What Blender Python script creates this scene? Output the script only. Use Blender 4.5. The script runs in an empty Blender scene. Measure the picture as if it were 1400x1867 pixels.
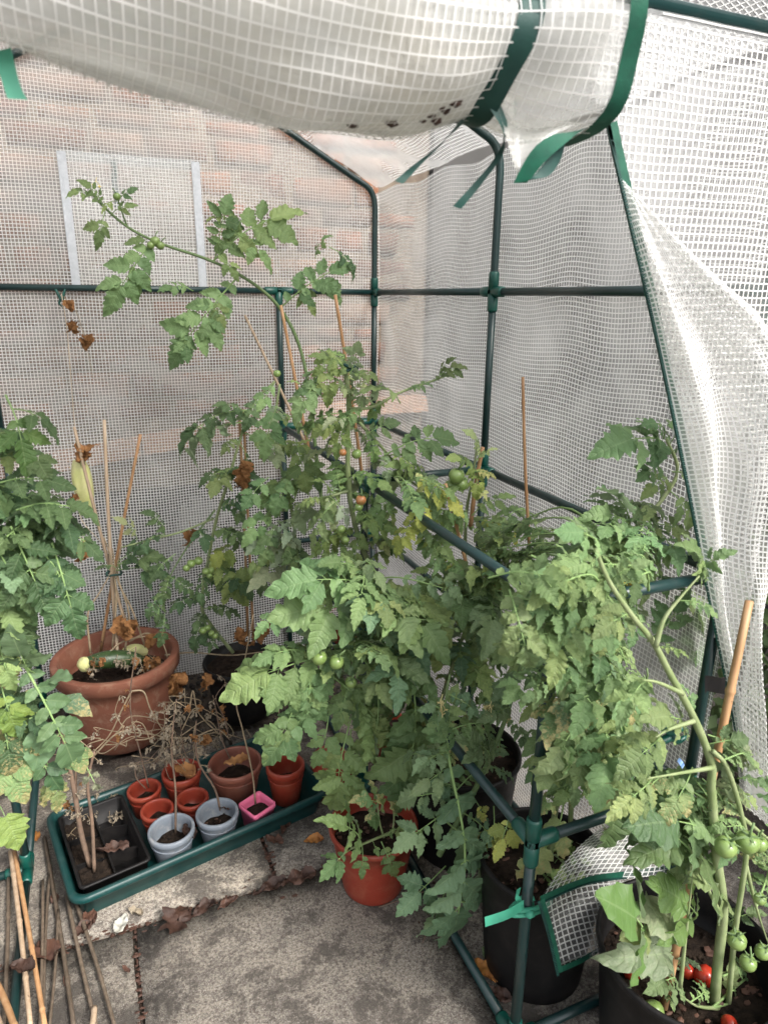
import bpy, bmesh, math, random
from mathutils import Vector, Matrix, noise, Quaternion
SC = bpy.context.scene
COL = SC.collection
R_ = random.Random(7)
V = Vector
# ------------------------------------------------------------------ camera
FPX, PITCH, YAW, ROLL, CZ = 1250.6, .3037, .4007, .0118, 1.2748
cam_d = bpy.data.cameras.new("camera"); cam = bpy.data.objects.new("camera", cam_d); COL.objects.link(cam)
cam_d.sensor_fit = 'HORIZONTAL'; cam_d.sensor_width = 36; cam_d.lens = 36 * FPX / 1400
cam_d.clip_start = .02; cam_d.clip_end = 300
CF = V((math.sin(YAW) * math.cos(PITCH), math.cos(YAW) * math.cos(PITCH), -math.sin(PITCH)))
CR0 = V((math.cos(YAW), -math.sin(YAW), 0)); CD0 = CF.cross(CR0)
_c, _s = math.cos(ROLL), math.sin(ROLL)
CR = CR0 * _c - CD0 * _s
CD = CR0 * _s + CD0 * _c
CP = V((0, 0, CZ))
m = Matrix((CR, -CD, -CF)).transposed().to_4x4(); m.translation = CP
cam.matrix_world = m
SC.camera = cam
cam_d.dof.use_dof = True; cam_d.dof.focus_distance = 1.35; cam_d.dof.aperture_fstop = 9.0
# ------------------------------------------------------------------ sky and sun (overcast)
SUN_EL, SUN_AZ = math.radians(43), math.radians(152)      # azimuth measured from +Y towards +X
world = bpy.data.worlds.new("World"); SC.world = world; world.use_nodes = True
wn = world.node_tree.nodes; wl = world.node_tree.links; wn.clear()
sky = wn.new('ShaderNodeTexSky'); sky.sky_type = 'NISHITA'; sky.sun_disc = False
sky.sun_elevation = SUN_EL; sky.sun_rotation = SUN_AZ; sky.air_density = 1.0; sky.dust_density = 4.0; sky.ozone_density = 1.0
hs = wn.new('ShaderNodeHueSaturation'); hs.inputs['Saturation'].default_value = .3
bg = wn.new('ShaderNodeBackground'); bg.inputs['Strength'].default_value = .15
wo = wn.new('ShaderNodeOutputWorld')
wl.new(sky.outputs[0], hs.inputs['Color']); wl.new(hs.outputs[0], bg.inputs[0]); wl.new(bg.outputs[0], wo.inputs[0])
sun_d = bpy.data.lights.new("sun", 'SUN'); sun_d.energy = 1.5; sun_d.angle = math.radians(12); sun_d.color = (1, .95, .88)
sun = bpy.data.objects.new("sun", sun_d); COL.objects.link(sun)
sd = V((math.sin(SUN_AZ) * math.cos(SUN_EL), math.cos(SUN_AZ) * math.cos(SUN_EL), math.sin(SUN_EL)))
sun.rotation_euler = sd.to_track_quat('Z', 'Y').to_euler()
vs = SC.view_settings; SC.display_settings.display_device = 'sRGB'
vs.view_transform = 'Standard'; vs.look = 'None'; vs.gamma = 1; vs.use_curve_mapping = False; vs.exposure = 1.5
cy = SC.cycles; cy.transparent_max_bounces = 24; cy.max_bounces = 10; cy.diffuse_bounces = 4; cy.transmission_bounces = 6
cy.use_denoising = True; cy.caustics_reflective = False; cy.caustics_refractive = False

def P(px, py, X=None, Y=None, Z=None):
    """world point where the sight line through a photo pixel meets a real plane of the place"""
    d = CF + CR * ((px - 700) / FPX) + CD * ((py - 933.5) / FPX)
    t = (X - CP.x) / d.x if X is not None else (Y - CP.y) / d.y if Y is not None else (Z - CP.z) / d.z
    return CP + d * t
# ------------------------------------------------------------------ object helpers
def link(name, data, parent=None, loc=None):
    o = bpy.data.objects.new(name, data); COL.objects.link(o)
    if parent is not None: o.parent = parent
    if loc is not None: o.location = loc
    return o
def thing(name, label, cat, loc=(0, 0, 0), group=None):
    o = link(name, None, None, loc); o['label'] = label; o['category'] = cat; o.empty_display_size = .05
    if group: o['group'] = group
    return o
def tag(o, label=None, cat=None, group=None, kind=None):
    if label: o['label'] = label
    if cat: o['category'] = cat
    if group: o['group'] = group
    if kind: o['kind'] = kind
    return o
class MB:
    def __init__(s): s.v = []; s.f = []; s.uv = None; s.mi = []
    def add(s, vs, fs, mi=0):
        b = len(s.v); s.v += [tuple(v) for v in vs]; s.f += [tuple(b + i for i in f) for f in fs]; s.mi += [mi] * len(fs)
    def tube(s, pts, r, n=8, caps=True, mi=0):
        pts = [V(p) for p in pts]
        if not hasattr(r, '__len__'): r = [r] * len(pts)
        rings = []; up = None
        for i, p in enumerate(pts):
            t = (pts[min(i + 1, len(pts) - 1)] - pts[max(i - 1, 0)])
            if t.length < 1e-9: t = V((0, 0, 1))
            t.normalize()
            if up is None:
                up = t.orthogonal().normalized()
            up = (up - t * up.dot(t))
            if up.length < 1e-6: up = t.orthogonal()
            up.normalize(); sd_ = t.cross(up)
            rings.append([p + (up * math.cos(a) + sd_ * math.sin(a)) * r[i] for a in [2 * math.pi * k / n for k in range(n)]])
        vs_ = [v for rg in rings for v in rg]; fs = []
        for i in range(len(rings) - 1):
            for k in range(n):
                fs.append((i * n + k, i * n + (k + 1) % n, (i + 1) * n + (k + 1) % n, (i + 1) * n + k))
        if caps:
            fs.append(tuple(range(n - 1, -1, -1))); fs.append(tuple((len(rings) - 1) * n + k for k in range(n)))
        s.add(vs_, fs, mi)
    def lathe(s, prof, n=40, c=(0, 0, 0), mi=0, wob=0, seed=0):
        c = V(c); vs_ = []; fs = []
        for j, (r, z) in enumerate(prof):
            for k in range(n):
                a = 2 * math.pi * k / n
                rr = r * (1 + wob * noise.noise(V((math.cos(a) * 1.3 + seed, math.sin(a) * 1.3, z * 4))))
                vs_.append(c + V((rr * math.cos(a), rr * math.sin(a), z)))
        for j in range(len(prof) - 1):
            for k in range(n):
                fs.append((j * n + k, j * n + (k + 1) % n, (j + 1) * n + (k + 1) % n, (j + 1) * n + k))
        s.add(vs_, fs, mi)
    def disc(s, r, z, n=40, c=(0, 0, 0), amp=0, seed=0, rings=8, mi=0):
        c = V(c); vs_ = [c + V((0, 0, z + amp * noise.noise(V((seed, 0, 0)))))]; fs = []
        for j in range(1, rings + 1):
            for k in range(n):
                a = 2 * math.pi * k / n; rr = r * j / rings; x, y = rr * math.cos(a), rr * math.sin(a)
                h = amp * (noise.noise(V((x * 18 + seed, y * 18, 0))) + .6 * noise.noise(V((x * 60 + seed, y * 60, 3))))
                vs_.append(c + V((x, y, z + h)))
        for k in range(n): fs.append((0, 1 + k, 1 + (k + 1) % n))
        for j in range(rings - 1):
            for k in range(n):
                a0 = 1 + j * n; fs.append((a0 + k, a0 + n + k, a0 + n + (k + 1) % n, a0 + (k + 1) % n))
        s.add(vs_, fs, mi)
    def box(s, lo, hi, M=None, mi=0):
        x0, y0, z0 = lo; x1, y1, z1 = hi
        vs_ = [V(q) for q in ((x0,y0,z0),(x1,y0,z0),(x1,y1,z0),(x0,y1,z0),(x0,y0,z1),(x1,y0,z1),(x1,y1,z1),(x0,y1,z1))]
        if M is not None: vs_ = [M @ q for q in vs_]
        s.add(vs_, [(3,2,1,0),(4,5,6,7),(0,1,5,4),(1,2,6,5),(2,3,7,6),(3,0,4,7)], mi)
    def strip(s, a, b, mi=0):
        n = len(a); s.add(list(a) + list(b), [(i, i + 1, n + i + 1, n + i) for i in range(n - 1)], mi)
    def ribbon(s, pts, wdir, w, mi=0):
        pts = [V(p) for p in pts]; wd = [V(wdir(i) if callable(wdir) else wdir).normalized() * w / 2 for i in range(len(pts))]
        s.strip([p - d for p, d in zip(pts, wd)], [p + d for p, d in zip(pts, wd)], mi)
    def blob(s, c, r, seed=0, amp=.35, n=6, m_=4, mi=0, sc=(1, 1, 1)):
        c = V(c); vs_ = []; fs = []
        vs_.append((0, 0, 1)); 
        for j in range(1, m_):
            th = math.pi * j / m_
            for k in range(n):
                a = 2 * math.pi * (k + .5 * (j % 2)) / n; vs_.append((math.sin(th) * math.cos(a), math.sin(th) * math.sin(a), math.cos(th)))
        vs_.append((0, 0, -1)); L = len(vs_) - 1
        for k in range(n): fs.append((0, 1 + k, 1 + (k + 1) % n)); fs.append((L, L - n + (k + 1) % n, L - n + k))
        for j in range(m_ - 2):
            for k in range(n): a0 = 1 + j * n; fs.append((a0 + k, a0 + n + k, a0 + n + (k + 1) % n, a0 + (k + 1) % n))
        out = []
        for q in vs_:
            q = V(q); d = r * (1 + amp * noise.noise(q * 1.7 + V((seed * 3.1, seed, 0))))
            out.append(c + V((q.x * d * sc[0], q.y * d * sc[1], q.z * d * sc[2])))
        s.add(out, fs, mi)
    def mesh(s, name, mats, smooth=True):
        me = bpy.data.meshes.new(name); me.from_pydata(s.v, [], s.f)
        if not isinstance(mats, (list, tuple)): mats = [mats]
        for q in mats: me.materials.append(q)
        if any(s.mi): me.polygons.foreach_set('material_index', s.mi)
        if smooth: me.polygons.foreach_set('use_smooth', [True] * len(me.polygons))
        if s.uv:
            ul = me.uv_layers.new(name='UVMap'); flat = []
            for l in me.loops: flat += s.uv[l.vertex_index]
            ul.data.foreach_set('uv', flat)
        me.update(); return me
    def build(s, name, mats, parent=None, smooth=True, loc=None):
        return link(name, s.mesh(name, mats, smooth), parent, loc)
def spline(pts, n):
    """Catmull-Rom through pts, n samples"""
    pts = [V(p) for p in pts]
    if len(pts) == 2: return [pts[0].lerp(pts[1], i / (n - 1)) for i in range(n)]
    q = [pts[0] * 2 - pts[1]] + pts + [pts[-1] * 2 - pts[-2]]; out = []; S = len(pts) - 1
    for i in range(n):
        u = i / (n - 1) * S; k = min(int(u), S - 1); t = u - k
        a, b, c, d = q[k], q[k + 1], q[k + 2], q[k + 3]
        out.append(.5 * ((2 * b) + (c - a) * t + (2 * a - 5 * b + 4 * c - d) * t * t + (3 * b - a - 3 * c + d) * t ** 3))
    return out
# ------------------------------------------------------------------ materials
class NT:
    def __init__(s, name):
        s.m = bpy.data.materials.new(name); s.m.use_nodes = True; s.t = s.m.node_tree; s.t.nodes.clear()
        s.out = s.n('ShaderNodeOutputMaterial')
    def n(s, ty, **kw):
        nd = s.t.nodes.new(ty)
        for k, v in kw.items(): setattr(nd, k, v)
        return nd
    def l(s, a, b): s.t.links.new(a, b)
    def setin(s, sock, v):
        if hasattr(v, 'node'): s.l(v, sock)
        elif hasattr(v, '__len__') and len(v) == 3 and sock.type == 'RGBA': sock.default_value = (*v, 1)
        else: sock.default_value = v
    def math(s, op, a, b=0, c=0, clamp=False):
        nd = s.n('ShaderNodeMath', operation=op, use_clamp=clamp)
        for i, q in enumerate((a, b, c)): s.setin(nd.inputs[i], q)
        return nd.outputs[0]
    def mix(s, f, a, b):
        nd = s.n('ShaderNodeMix', data_type='RGBA'); s.setin(nd.inputs[0], f); s.setin(nd.inputs[6], a); s.setin(nd.inputs[7], b); return nd.outputs[2]
    def coords(s, kind='Object'):
        if not hasattr(s, '_tc'): s._tc = s.n('ShaderNodeTexCoord')
        return s._tc.outputs[kind]
    def noise(s, scale, det=4, rough=.55, dist=0, vec=None):
        nd = s.n('ShaderNodeTexNoise'); s.l(vec if vec is not None else s.coords(), nd.inputs['Vector'])
        nd.inputs['Scale'].default_value = scale; nd.inputs['Detail'].default_value = det; nd.inputs['Roughness'].default_value = rough; nd.inputs['Distortion'].default_value = dist
        return nd.outputs[0]
    def ramp(s, f, stops):
        nd = s.n('ShaderNodeValToRGB'); s.l(f, nd.inputs[0]); e = nd.color_ramp.elements
        while len(e) < len(stops): e.new(.5)
        for q, (p, c) in zip(e, stops): q.position = p; q.color = (*c, 1) if hasattr(c, '__len__') else (c, c, c, 1)
        return nd.outputs[0]
    def principled(s, col, rough=.5, spec=.4, metal=0, bump=None, bs=.3, bd=.002, trans=None, sss=0):
        p = s.n('ShaderNodeBsdfPrincipled'); s.setin(p.inputs['Base Color'], col); s.setin(p.inputs['Roughness'], rough)
        p.inputs['Specular IOR Level'].default_value = spec; p.inputs['Metallic'].default_value = metal
        if bump is not None:
            b = s.n('ShaderNodeBump'); b.inputs['Strength'].default_value = bs; b.inputs['Distance'].default_value = bd
            s.l(bump, b.inputs['Height']); s.l(b.outputs[0], p.inputs['Normal'])
        return p.outputs[0]
    def mixs(s, f, a, b):
        nd = s.n('ShaderNodeMixShader'); s.setin(nd.inputs[0], f); s.l(a, nd.inputs[1]); s.l(b, nd.inputs[2]); return nd.outputs[0]
    def done(s, sh): s.l(sh, s.out.inputs[0]); return s.m
def simple(name, c1, c2=None, scale=30, rough=.5, spec=.4, bs=.25, bd=.001, bscale=None, rvar=.15, dirt=None, rnd=0):
    t = NT(name); c2 = c2 or tuple(q * .75 for q in c1)
    f = t.noise(scale, 5); col = t.mix(t.ramp(f, [(.35, 0), (.65, 1)]), c1, c2)
    if dirt: col = t.mix(t.ramp(t.noise(scale * 2.2, 8, .7, .4), [(.5, 0), (.76, .75)]), col, dirt)
    if rnd:
        oi = t.n('ShaderNodeObjectInfo'); h = t.n('ShaderNodeHueSaturation'); t.l(col, h.inputs['Color'])
        t.l(t.math('MULTIPLY_ADD', oi.outputs['Random'], rnd, 1 - rnd / 2), h.inputs['Value']); col = h.outputs[0]
    b = t.noise(bscale or scale * 4, 6, .65)
    r = t.math('MULTIPLY_ADD', f, rvar * 2, rough - rvar)
    return t.done(t.principled(col, r, spec, bump=b, bs=bs, bd=bd))
M = {}
def mk_concrete():
    t = NT('weathered_concrete'); co = t.coords('Object')
    big = t.noise(2.2, 6, .6, .3); mid = t.noise(9, 12, .82, .3); fine = t.noise(160, 4, .7); sp = t.noise(420, 2, .6)
    col = t.ramp(big, [(.32, (.17, .157, .138)), (.5, (.30, .27, .225)), (.68, (.44, .385, .30))])
    col = t.mix(t.ramp(fine, [(.40, .0), (.62, .8)]), col, (.055, .038, .035))
    col = t.mix(t.ramp(sp, [(.54, 0), (.66, .7)]), col, (.42, .40, .36))
    col = t.mix(t.ramp(mid, [(.475, 0), (.56, .82)]), col, (.06, .053, .047))
    col = t.mix(t.ramp(t.noise(4.0, 14, .8, .6), [(.50, 0), (.74, .8)]), col, (.075, .066, .06))
    oi = t.n('ShaderNodeObjectInfo'); h = t.n('ShaderNodeHueSaturation'); t.l(col, h.inputs['Color'])
    t.l(t.math('MULTIPLY_ADD', oi.outputs['Random'], .3, .82), h.inputs['Value'])
    b = t.math('ADD', t.math('MULTIPLY', fine, .6), t.math('ADD', sp, t.math('MULTIPLY', mid, .8)))
    return t.done(t.principled(h.outputs[0], .9, .2, bump=b, bs=.7, bd=.003))
M['concrete'] = mk_concrete()
M['soil'] = simple('potting_soil', (.035, .024, .017), (.015, .011, .009), 60, .95, .15, .9, .006, 220)
M['gravel'] = simple('dark_gravel', (.10, .09, .08), (.05, .045, .04), 30, .85, .3, .5, .002, rnd=1.2)
M['earth'] = simple('bare_earth', (.12, .10, .08), (.07, .058, .047), 14, .95, .15, .9, .008, 90)
M['grass_ground'] = simple('outdoor_paving', (.30, .29, .27), (.2, .19, .18), 3, .9, .2, .5, .003, 60)
def mk_brick():
    t = NT('old_brick'); oi = t.n('ShaderNodeObjectInfo')
    col = t.ramp(oi.outputs['Random'], [(0, (0.198, 0.078, 0.045)), (.25, (0.244, 0.12, 0.071)), (.45, (0.112, 0.056, 0.041)), (.65, (0.255, 0.165, 0.116)), (.85, (0.12, 0.086, 0.071)), (1, (0.188, 0.075, 0.053))])
    col = t.mix(t.ramp(t.noise(26, 6, .7), [(.4, 0), (.7, .7)]), col, (.07, .05, .042))
    col = t.mix(t.ramp(t.noise(11, 6, .7, .5), [(.55, 0), (.75, .6)]), col, (.26, .22, .18))
    return t.done(t.principled(col, .92, .15, bump=t.noise(70, 6, .7), bs=.8, bd=.006))
M['brick'] = mk_brick()
M['mortar'] = simple('lime_mortar', (.21, .172, .135), (.125, .10, .08), 12, .95, .1, .8, .006, 60)
M['sandstone'] = simple('pinkish_sandstone', (.38, .235, .165), (.28, .175, .125), 14, .9, .15, .6, .004, 70)
M['plinth'] = simple('dark_plinth', (.022, .022, .025), (.014, .014, .016), 9, .9, .2, .5, .004, 60)  # wall base below the ledge, darker than the brickwork above
M['greywall'] = simple('grey_render', (.085, .083, .08), (.055, .055, .053), 2, .9, .15, .4, .004, 30)
M['pole'] = simple('green_coated_steel', (.005, .024, .024), (.008, .031, .030), 20, .36, .5, .1, .0005, 200, .06, dirt=(.03, .04, .038))
M['joint'] = simple('green_plastic_connector', (.003, .070, .052), (.004, .055, .042), 25, .38, .5, .1, .0005, 150, .08)
M['hem'] = simple('green_fabric_tape', (.006, .085, .05), (.004, .055, .035), 60, .6, .35, .4, .0008, 500)
M['tie'] = simple('pale_green_ribbon', (.05, .30, .19), (.035, .23, .15), 30, .5, .4, .3, .0006, 400)
M['darktie'] = simple('dark_green_ribbon', (.012, .055, .045), (.008, .04, .035), 40, .55, .35, .3, .0006, 400)
M['vent_tie'] = simple('film_veiled_ribbon', (.10, .14, .135), (.13, .17, .165), 40, .6, .3, .3, .0006, 400)  # lightened tie, the pale veil of the film is put into its colour
def mk_film(name, milk, gloss=.09, col=(.86, .87, .86), dirt=0):
    t = NT(name)
    tr = t.n('ShaderNodeBsdfTransparent'); tr.inputs[0].default_value = (.97, .975, .97, 1)
    cc = col
    if dirt: cc = t.mix(t.ramp(t.noise(7, 6, .65, .4), [(.45, 0), (.8, dirt)]), col, (.5, .43, .27))
    df = t.n('ShaderNodeBsdfDiffuse'); t.setin(df.inputs[0], cc)
    tl = t.n('ShaderNodeBsdfTranslucent'); t.setin(tl.inputs[0], cc)
    gl = t.n('ShaderNodeBsdfGlossy'); gl.inputs['Roughness'].default_value = .3
    b = t.n('ShaderNodeBump'); b.inputs['Strength'].default_value = .5; b.inputs['Distance'].default_value = .004
    t.l(t.noise(45, 4, .6), b.inputs['Height'])
    for nd in (gl, df): t.l(b.outputs[0], nd.inputs['Normal'])
    body = t.mixs(.5, df.outputs[0], tl.outputs[0])
    f = t.math('ADD', t.math('MULTIPLY_ADD', t.ramp(t.noise(2.6, 6, .62, .8), [(.42, 0), (.72, 1)]), milk * 1.3, milk * .6), t.math('MULTIPLY', t.ramp(t.noise(30, 5, .7, .6), [(.55, 0), (.8, 1)]), milk * .5), clamp=True)
    sh = t.mixs(f, tr.outputs[0], body)
    sh = t.mixs(gloss, sh, gl.outputs[0])
    return t.done(sh)
M['film'] = mk_film('clear_film', .24, .07, (.78, .78, .775))
M['film_side'] = mk_film('side_film', .36, .07, (.80, .80, .795))
M['film_front'] = mk_film('front_film', .34, .06, (.66, .665, .67))
M['film_door'] = mk_film('rolled_film', .62, .05, (.70, .705, .69), .55)
M['film_white'] = mk_film('white_film', .36, .06, (.74, .73, .70))
def mk_thread():
    t = NT('white_thread'); df = t.n('ShaderNodeBsdfDiffuse'); df.inputs[0].default_value = (.85, .85, .84, 1)
    tl = t.n('ShaderNodeBsdfTranslucent'); tl.inputs[0].default_value = (.85, .85, .84, 1)
    return t.done(t.mixs(.45, df.outputs[0], tl.outputs[0]))
M['thread'] = mk_thread()
M['velcro'] = simple('white_webbing', (.52, .54, .57), (.42, .44, .47), 90, .7, .2, .5, .001, 500)
M['clay'] = simple('terracotta_clay', (.20, .080, .050), (.155, .060, .040), 11, .8, .2, .35, .002, 90, dirt=(.30, .20, .14))
M['redpot'] = simple('terracotta_plastic', (.25, .036, .019), (.20, .030, .017), 12, .42, .4, .15, .0006, 120, .1, dirt=(.28, .09, .05))
M['brownpot'] = simple('brown_plastic', (.20, .07, .045), (.16, .055, .04), 12, .5, .4, .2, .0006, 120, .1, dirt=(.2, .12, .09))
M['black'] = simple('black_plastic', (.006, .006, .0065), (.010, .009, .009), 14, .5, .2, .15, .0008, 90, .12, dirt=(.025, .022, .02))
M['greypot'] = simple('pale_grey_plastic', (.19, .215, .25), (.15, .175, .205), 14, .5, .4, .15, .0006, 120, .1, dirt=(.35, .34, .32))
M['pink'] = simple('pink_plastic', (.72, .16, .28), (.62, .13, .24), 14, .5, .4, .15, .0006, 120)
M['tray'] = simple('dark_teal_plastic', (.003, .040, .038), (.004, .032, .031), 9, .42, .45, .12, .0006, 120, .1, dirt=(.03, .07, .065))
def mk_cane(name, c1, c2, c3):
    c1, c2, c3 = [tuple(q * .68 for q in c) for c in (c1, c2, c3)]
    t = NT(name); mp = t.n('ShaderNodeMapping'); mp.inputs['Scale'].default_value = (90, 90, 6); t.l(t.coords(), mp.inputs[0])
    f = t.noise(1, 6, .65, .3, mp.outputs[0]); col = t.ramp(f, [(.3, c1), (.55, c2), (.75, c3)])
    col = t.mix(t.ramp(t.noise(60, 3), [(.68, 0), (.75, .8)]), col, (.06, .035, .02))
    oi = t.n('ShaderNodeObjectInfo'); h = t.n('ShaderNodeHueSaturation'); t.l(col, h.inputs['Color'])
    t.l(t.math('MULTIPLY_ADD', oi.outputs['Random'], .4, .8), h.inputs['Value'])
    return t.done(t.principled(h.outputs[0], .5, .35, bump=f, bs=.3, bd=.0008))
M['cane'] = mk_cane('bamboo', (.42, .22, .10), (.52, .30, .15), (.58, .38, .21))
M['cane_pale'] = mk_cane('pale_bamboo', (.40, .28, .18), (.52, .39, .27), (.58, .46, .34))
M['cane_old'] = mk_cane('weathered_bamboo', (.10, .075, .055), (.17, .13, .095), (.25, .20, .15))
def mk_leaf(name, blight=0, bst=.45, vein=(.30, .38, .20), bcol=(.42, .34, .16), back=(.25, .31, .20)):
    t = NT(name); uv = t.n('ShaderNodeUVMap'); sx = t.n('ShaderNodeSeparateXYZ'); t.l(uv.outputs[0], sx.inputs[0])
    s = t.math('ABSOLUTE', t.math('MULTIPLY_ADD', sx.outputs[0], 2, -1)); v = sx.outputs[1]
    oi = t.n('ShaderNodeObjectInfo'); geo = t.n('ShaderNodeNewGeometry')
    w = t.math('FRACT', t.math('MULTIPLY', t.math('SUBTRACT', v, t.math('MULTIPLY', s, .16)), 7.5))
    tri = t.math('ABSOLUTE', t.math('SUBTRACT', w, .5))           # .5 on the vein, 0 between
    side = t.math('MULTIPLY', t.math('GREATER_THAN', tri, .45), .5)
    mid = t.math('LESS_THAN', s, .05)
    vm = t.math('MAXIMUM', side, mid)
    nz = t.noise(14, 5, .6)
    base = t.mix(t.ramp(nz, [(.35, 0), (.7, .45)]), oi.outputs['Color'], (.085, .165, .06))
    hh = t.n('ShaderNodeHueSaturation'); t.l(base, hh.inputs['Color']); t.l(t.math('MULTIPLY_ADD', oi.outputs['Random'], .5, .75), hh.inputs['Value'])
    t.l(t.math('MULTIPLY_ADD', oi.outputs['Random'], -.03, .506), hh.inputs['Hue'])
    col = t.mix(t.math('MULTIPLY', vm, .2), hh.outputs[0], vein)
    if blight:
        e = t.math('ADD', t.math('MULTIPLY', t.noise(9, 6, .7, .5), 1.0), t.math('MULTIPLY', v, .25))
        col = t.mix(t.ramp(e, [(.66 - blight * .2, 0), (.74 - blight * .12, .7)]), col, bcol)
        col = t.mix(t.ramp(t.noise(22, 6, .7, .3), [(.58, 0), (.66, .7)]), col, (.2, .12, .06))
    pale = t.mix(.7, col, back)
    col = t.mix(geo.outputs['Backfacing'], col, pale)
    h = t.math('ADD', t.math('MULTIPLY', t.math('POWER', t.math('MULTIPLY', tri, 2), 5), -.8), t.math('MULTIPLY', t.noise(26, 3), .9))
    p = t.principled(col, .5, .35, bump=h, bs=bst, bd=.005)
    tl = t.n('ShaderNodeBsdfTranslucent'); hb = t.n('ShaderNodeHueSaturation'); hb.inputs['Value'].default_value = 1.5; hb.inputs['Saturation'].default_value = 1.05
    t.l(col, hb.inputs['Color']); t.l(hb.outputs[0], tl.inputs[0])
    return t.done(t.mixs(.3, p, tl.outputs[0]))
M['leaf'] = mk_leaf('tomato_leaf')
M['leaf_smooth'] = mk_leaf('smooth_leaf', 0, .15)
M['leaf_blight'] = mk_leaf('blighted_leaf', .25)
M['dry'] = simple('dried_leaf', (.40, .20, .075), (.24, .11, .045), 22, .75, .25, .8, .004, 60)
M['dry_grey'] = simple('shrivelled_leaf', (.34, .29, .22), (.22, .18, .13), 30, .85, .15, .6, .003, 90)
M['deadleaf'] = simple('fallen_leaf', (.085, .042, .028), (.05, .026, .019), 26, .6, .35, .6, .003, 70, rnd=.9)
M['orangeleaf'] = simple('orange_fallen_leaf', (.42, .19, .05), (.30, .12, .035), 20, .6, .3, .5, .003, 60)
M['paleleaf'] = simple('bleached_leaf', (.42, .42, .38), (.30, .29, .25), 30, .6, .3, .4, .002, 70)
M['stem'] = simple('hairy_green_stem', (.16, .21, .085), (.23, .27, .14), 35, .6, .3, .5, .001, 300)
M['rachis'] = simple('leaf_stalk', (.20, .30, .11), (.16, .25, .09), 35, .6, .3, .3, .001, 300)
M['darkstem'] = simple('dark_green_stem', (.10, .16, .06), (.14, .20, .09), 35, .6, .3, .3, .001, 300)
M['drystem'] = simple('dried_stem', (.20, .135, .095), (.12, .085, .065), 50, .8, .2, .6, .001, 200)
M['strawstem'] = simple('straw_stem', (.32, .25, .165), (.22, .17, .11), 50, .75, .2, .4, .001, 200)
M['gtom'] = simple('green_tomato', (.13, .20, .055), (.18, .255, .08), 40, .28, .5, .05, .0005, 60, .05)
M['rtom'] = simple('red_tomato', (.42, .030, .016), (.36, .045, .018), 30, .22, .5, .05, .0005, 60, .05)
M['otom'] = simple('orange_tomato', (.34, .13, .05), (.30, .17, .06), 60, .28, .5, .05, .0005, 60, .05)
M['cuc'] = simple('dark_cucumber', (.022, .048, .014), (.035, .065, .02), 40, .35, .5, .6, .002, 120, .08, dirt=(.06, .09, .03))
M['palecuc'] = simple('pale_cucumber', (.50, .52, .20), (.58, .56, .28), 30, .45, .4, .7, .003, 110)
M['petal'] = simple('yellow_petal', (.72, .58, .12), (.65, .50, .10), 60, .6, .3, .3, .001, 200)
M['cream'] = simple('faded_petal', (.62, .55, .28), (.5, .42, .2), 60, .6, .3, .3, .001, 200)
M['twine'] = simple('jute_twine', (.55, .46, .34), (.42, .34, .25), 80, .85, .1, .6, .001, 400)
M['shrub'] = simple('shrub_leaf', (.06, .11, .035), (.10, .15, .05), 8, .6, .3, .3, .002, 60, rnd=.6)
M['blue'] = simple('blue_tag', (.08, .2, .5), (.3, .45, .7), 90, .5, .3)

# ------------------------------------------------------------------ SETTING
XW, XI, YB, YM, YF = .896, .571, 2.22, 1.47, .724
XLI, XLW = -.255, -.580
Z1, Z2, Z3, ZE = .447, .859, 1.29, 1.594
XC = (XW + XLW) / 2; SLOPE = .538; ZR = ZE + (XW - XC) * SLOPE
PR = .0092
g = MB(); N_ = 24
g.add([(-40, -40, -.03), (40, -40, -.03), (40, 40, -.03), (-40, 40, -.03)], [(0, 1, 2, 3)])
gr = g.build('ground', M['earth']); tag(gr, 'bare earth ground below and around the paving', kind='structure')
patio = MB(); patio.box((-2.6, -2.4, -.028), (2.6, 1.86, -.014)); patio = patio.build('patio', M['earth']); tag(patio, 'patio of weathered concrete slabs with dirt filled joints', kind='structure')
def slab(x0, x1, y0, y1, seed):
    gp = .0055; rr = random.Random(seed); b = bmesh.new()
    nx, ny = 7, 7; rows = []
    for j in range(ny + 1):
        row = []
        for i in range(nx + 1):
            x = x0 + gp + (x1 - x0 - 2 * gp) * i / nx; y = y0 + gp + (y1 - y0 - 2 * gp) * j / ny
            e = min(i, j, nx - i, ny - j) == 0
            if e: x += noise.noise(V((x * 9, y * 9, seed))) * .004; y += noise.noise(V((x * 9, y * 9, seed + 9))) * .004
            z = .0015 * noise.noise(V((x * 4, y * 4, seed))) - (.004 if e else 0) + rr.uniform(-.0003, .0003)
            row.append(b.verts.new((x, y, z)))
        rows.append(row)
    for j in range(ny):
        for i in range(nx): b.faces.new((rows[j][i], rows[j][i + 1], rows[j + 1][i + 1], rows[j + 1][i]))
    ed = [rows[0][i] for i in range(nx + 1)] + [rows[j][nx] for j in range(1, ny + 1)] + [rows[ny][i] for i in range(nx - 1, -1, -1)] + [rows[j][0] for j in range(ny - 1, 0, -1)]
    lo = [b.verts.new((v.co.x, v.co.y, -.02)) for v in ed]
    for i in range(len(ed)): k = (i + 1) % len(ed); b.faces.new((ed[k], ed[i], lo[i], lo[k]))
    me = bpy.data.meshes.new('paving_slab'); b.to_mesh(me); b.free(); me.materials.append(M['concrete'])
    for p in me.polygons: p.use_smooth = p.normal.z > .5
    return link('paving_slab', me, patio)
sd_ = 0
for (y0, y1, off) in ((-2.4, -1.8, -.04), (-1.8, -1.2, .267), (-1.2, -.58, -.04), (-.58, .02, .267), (.02, .63, .2), (.63, 1.232, -.04), (1.232, 1.84, .267)):
    x = off - .615 * 4
    while x < 2.5:
        sd_ += 1
        if x > -2.5: slab(x, x + .615, y0, y1, sd_)
        x += .615
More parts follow.
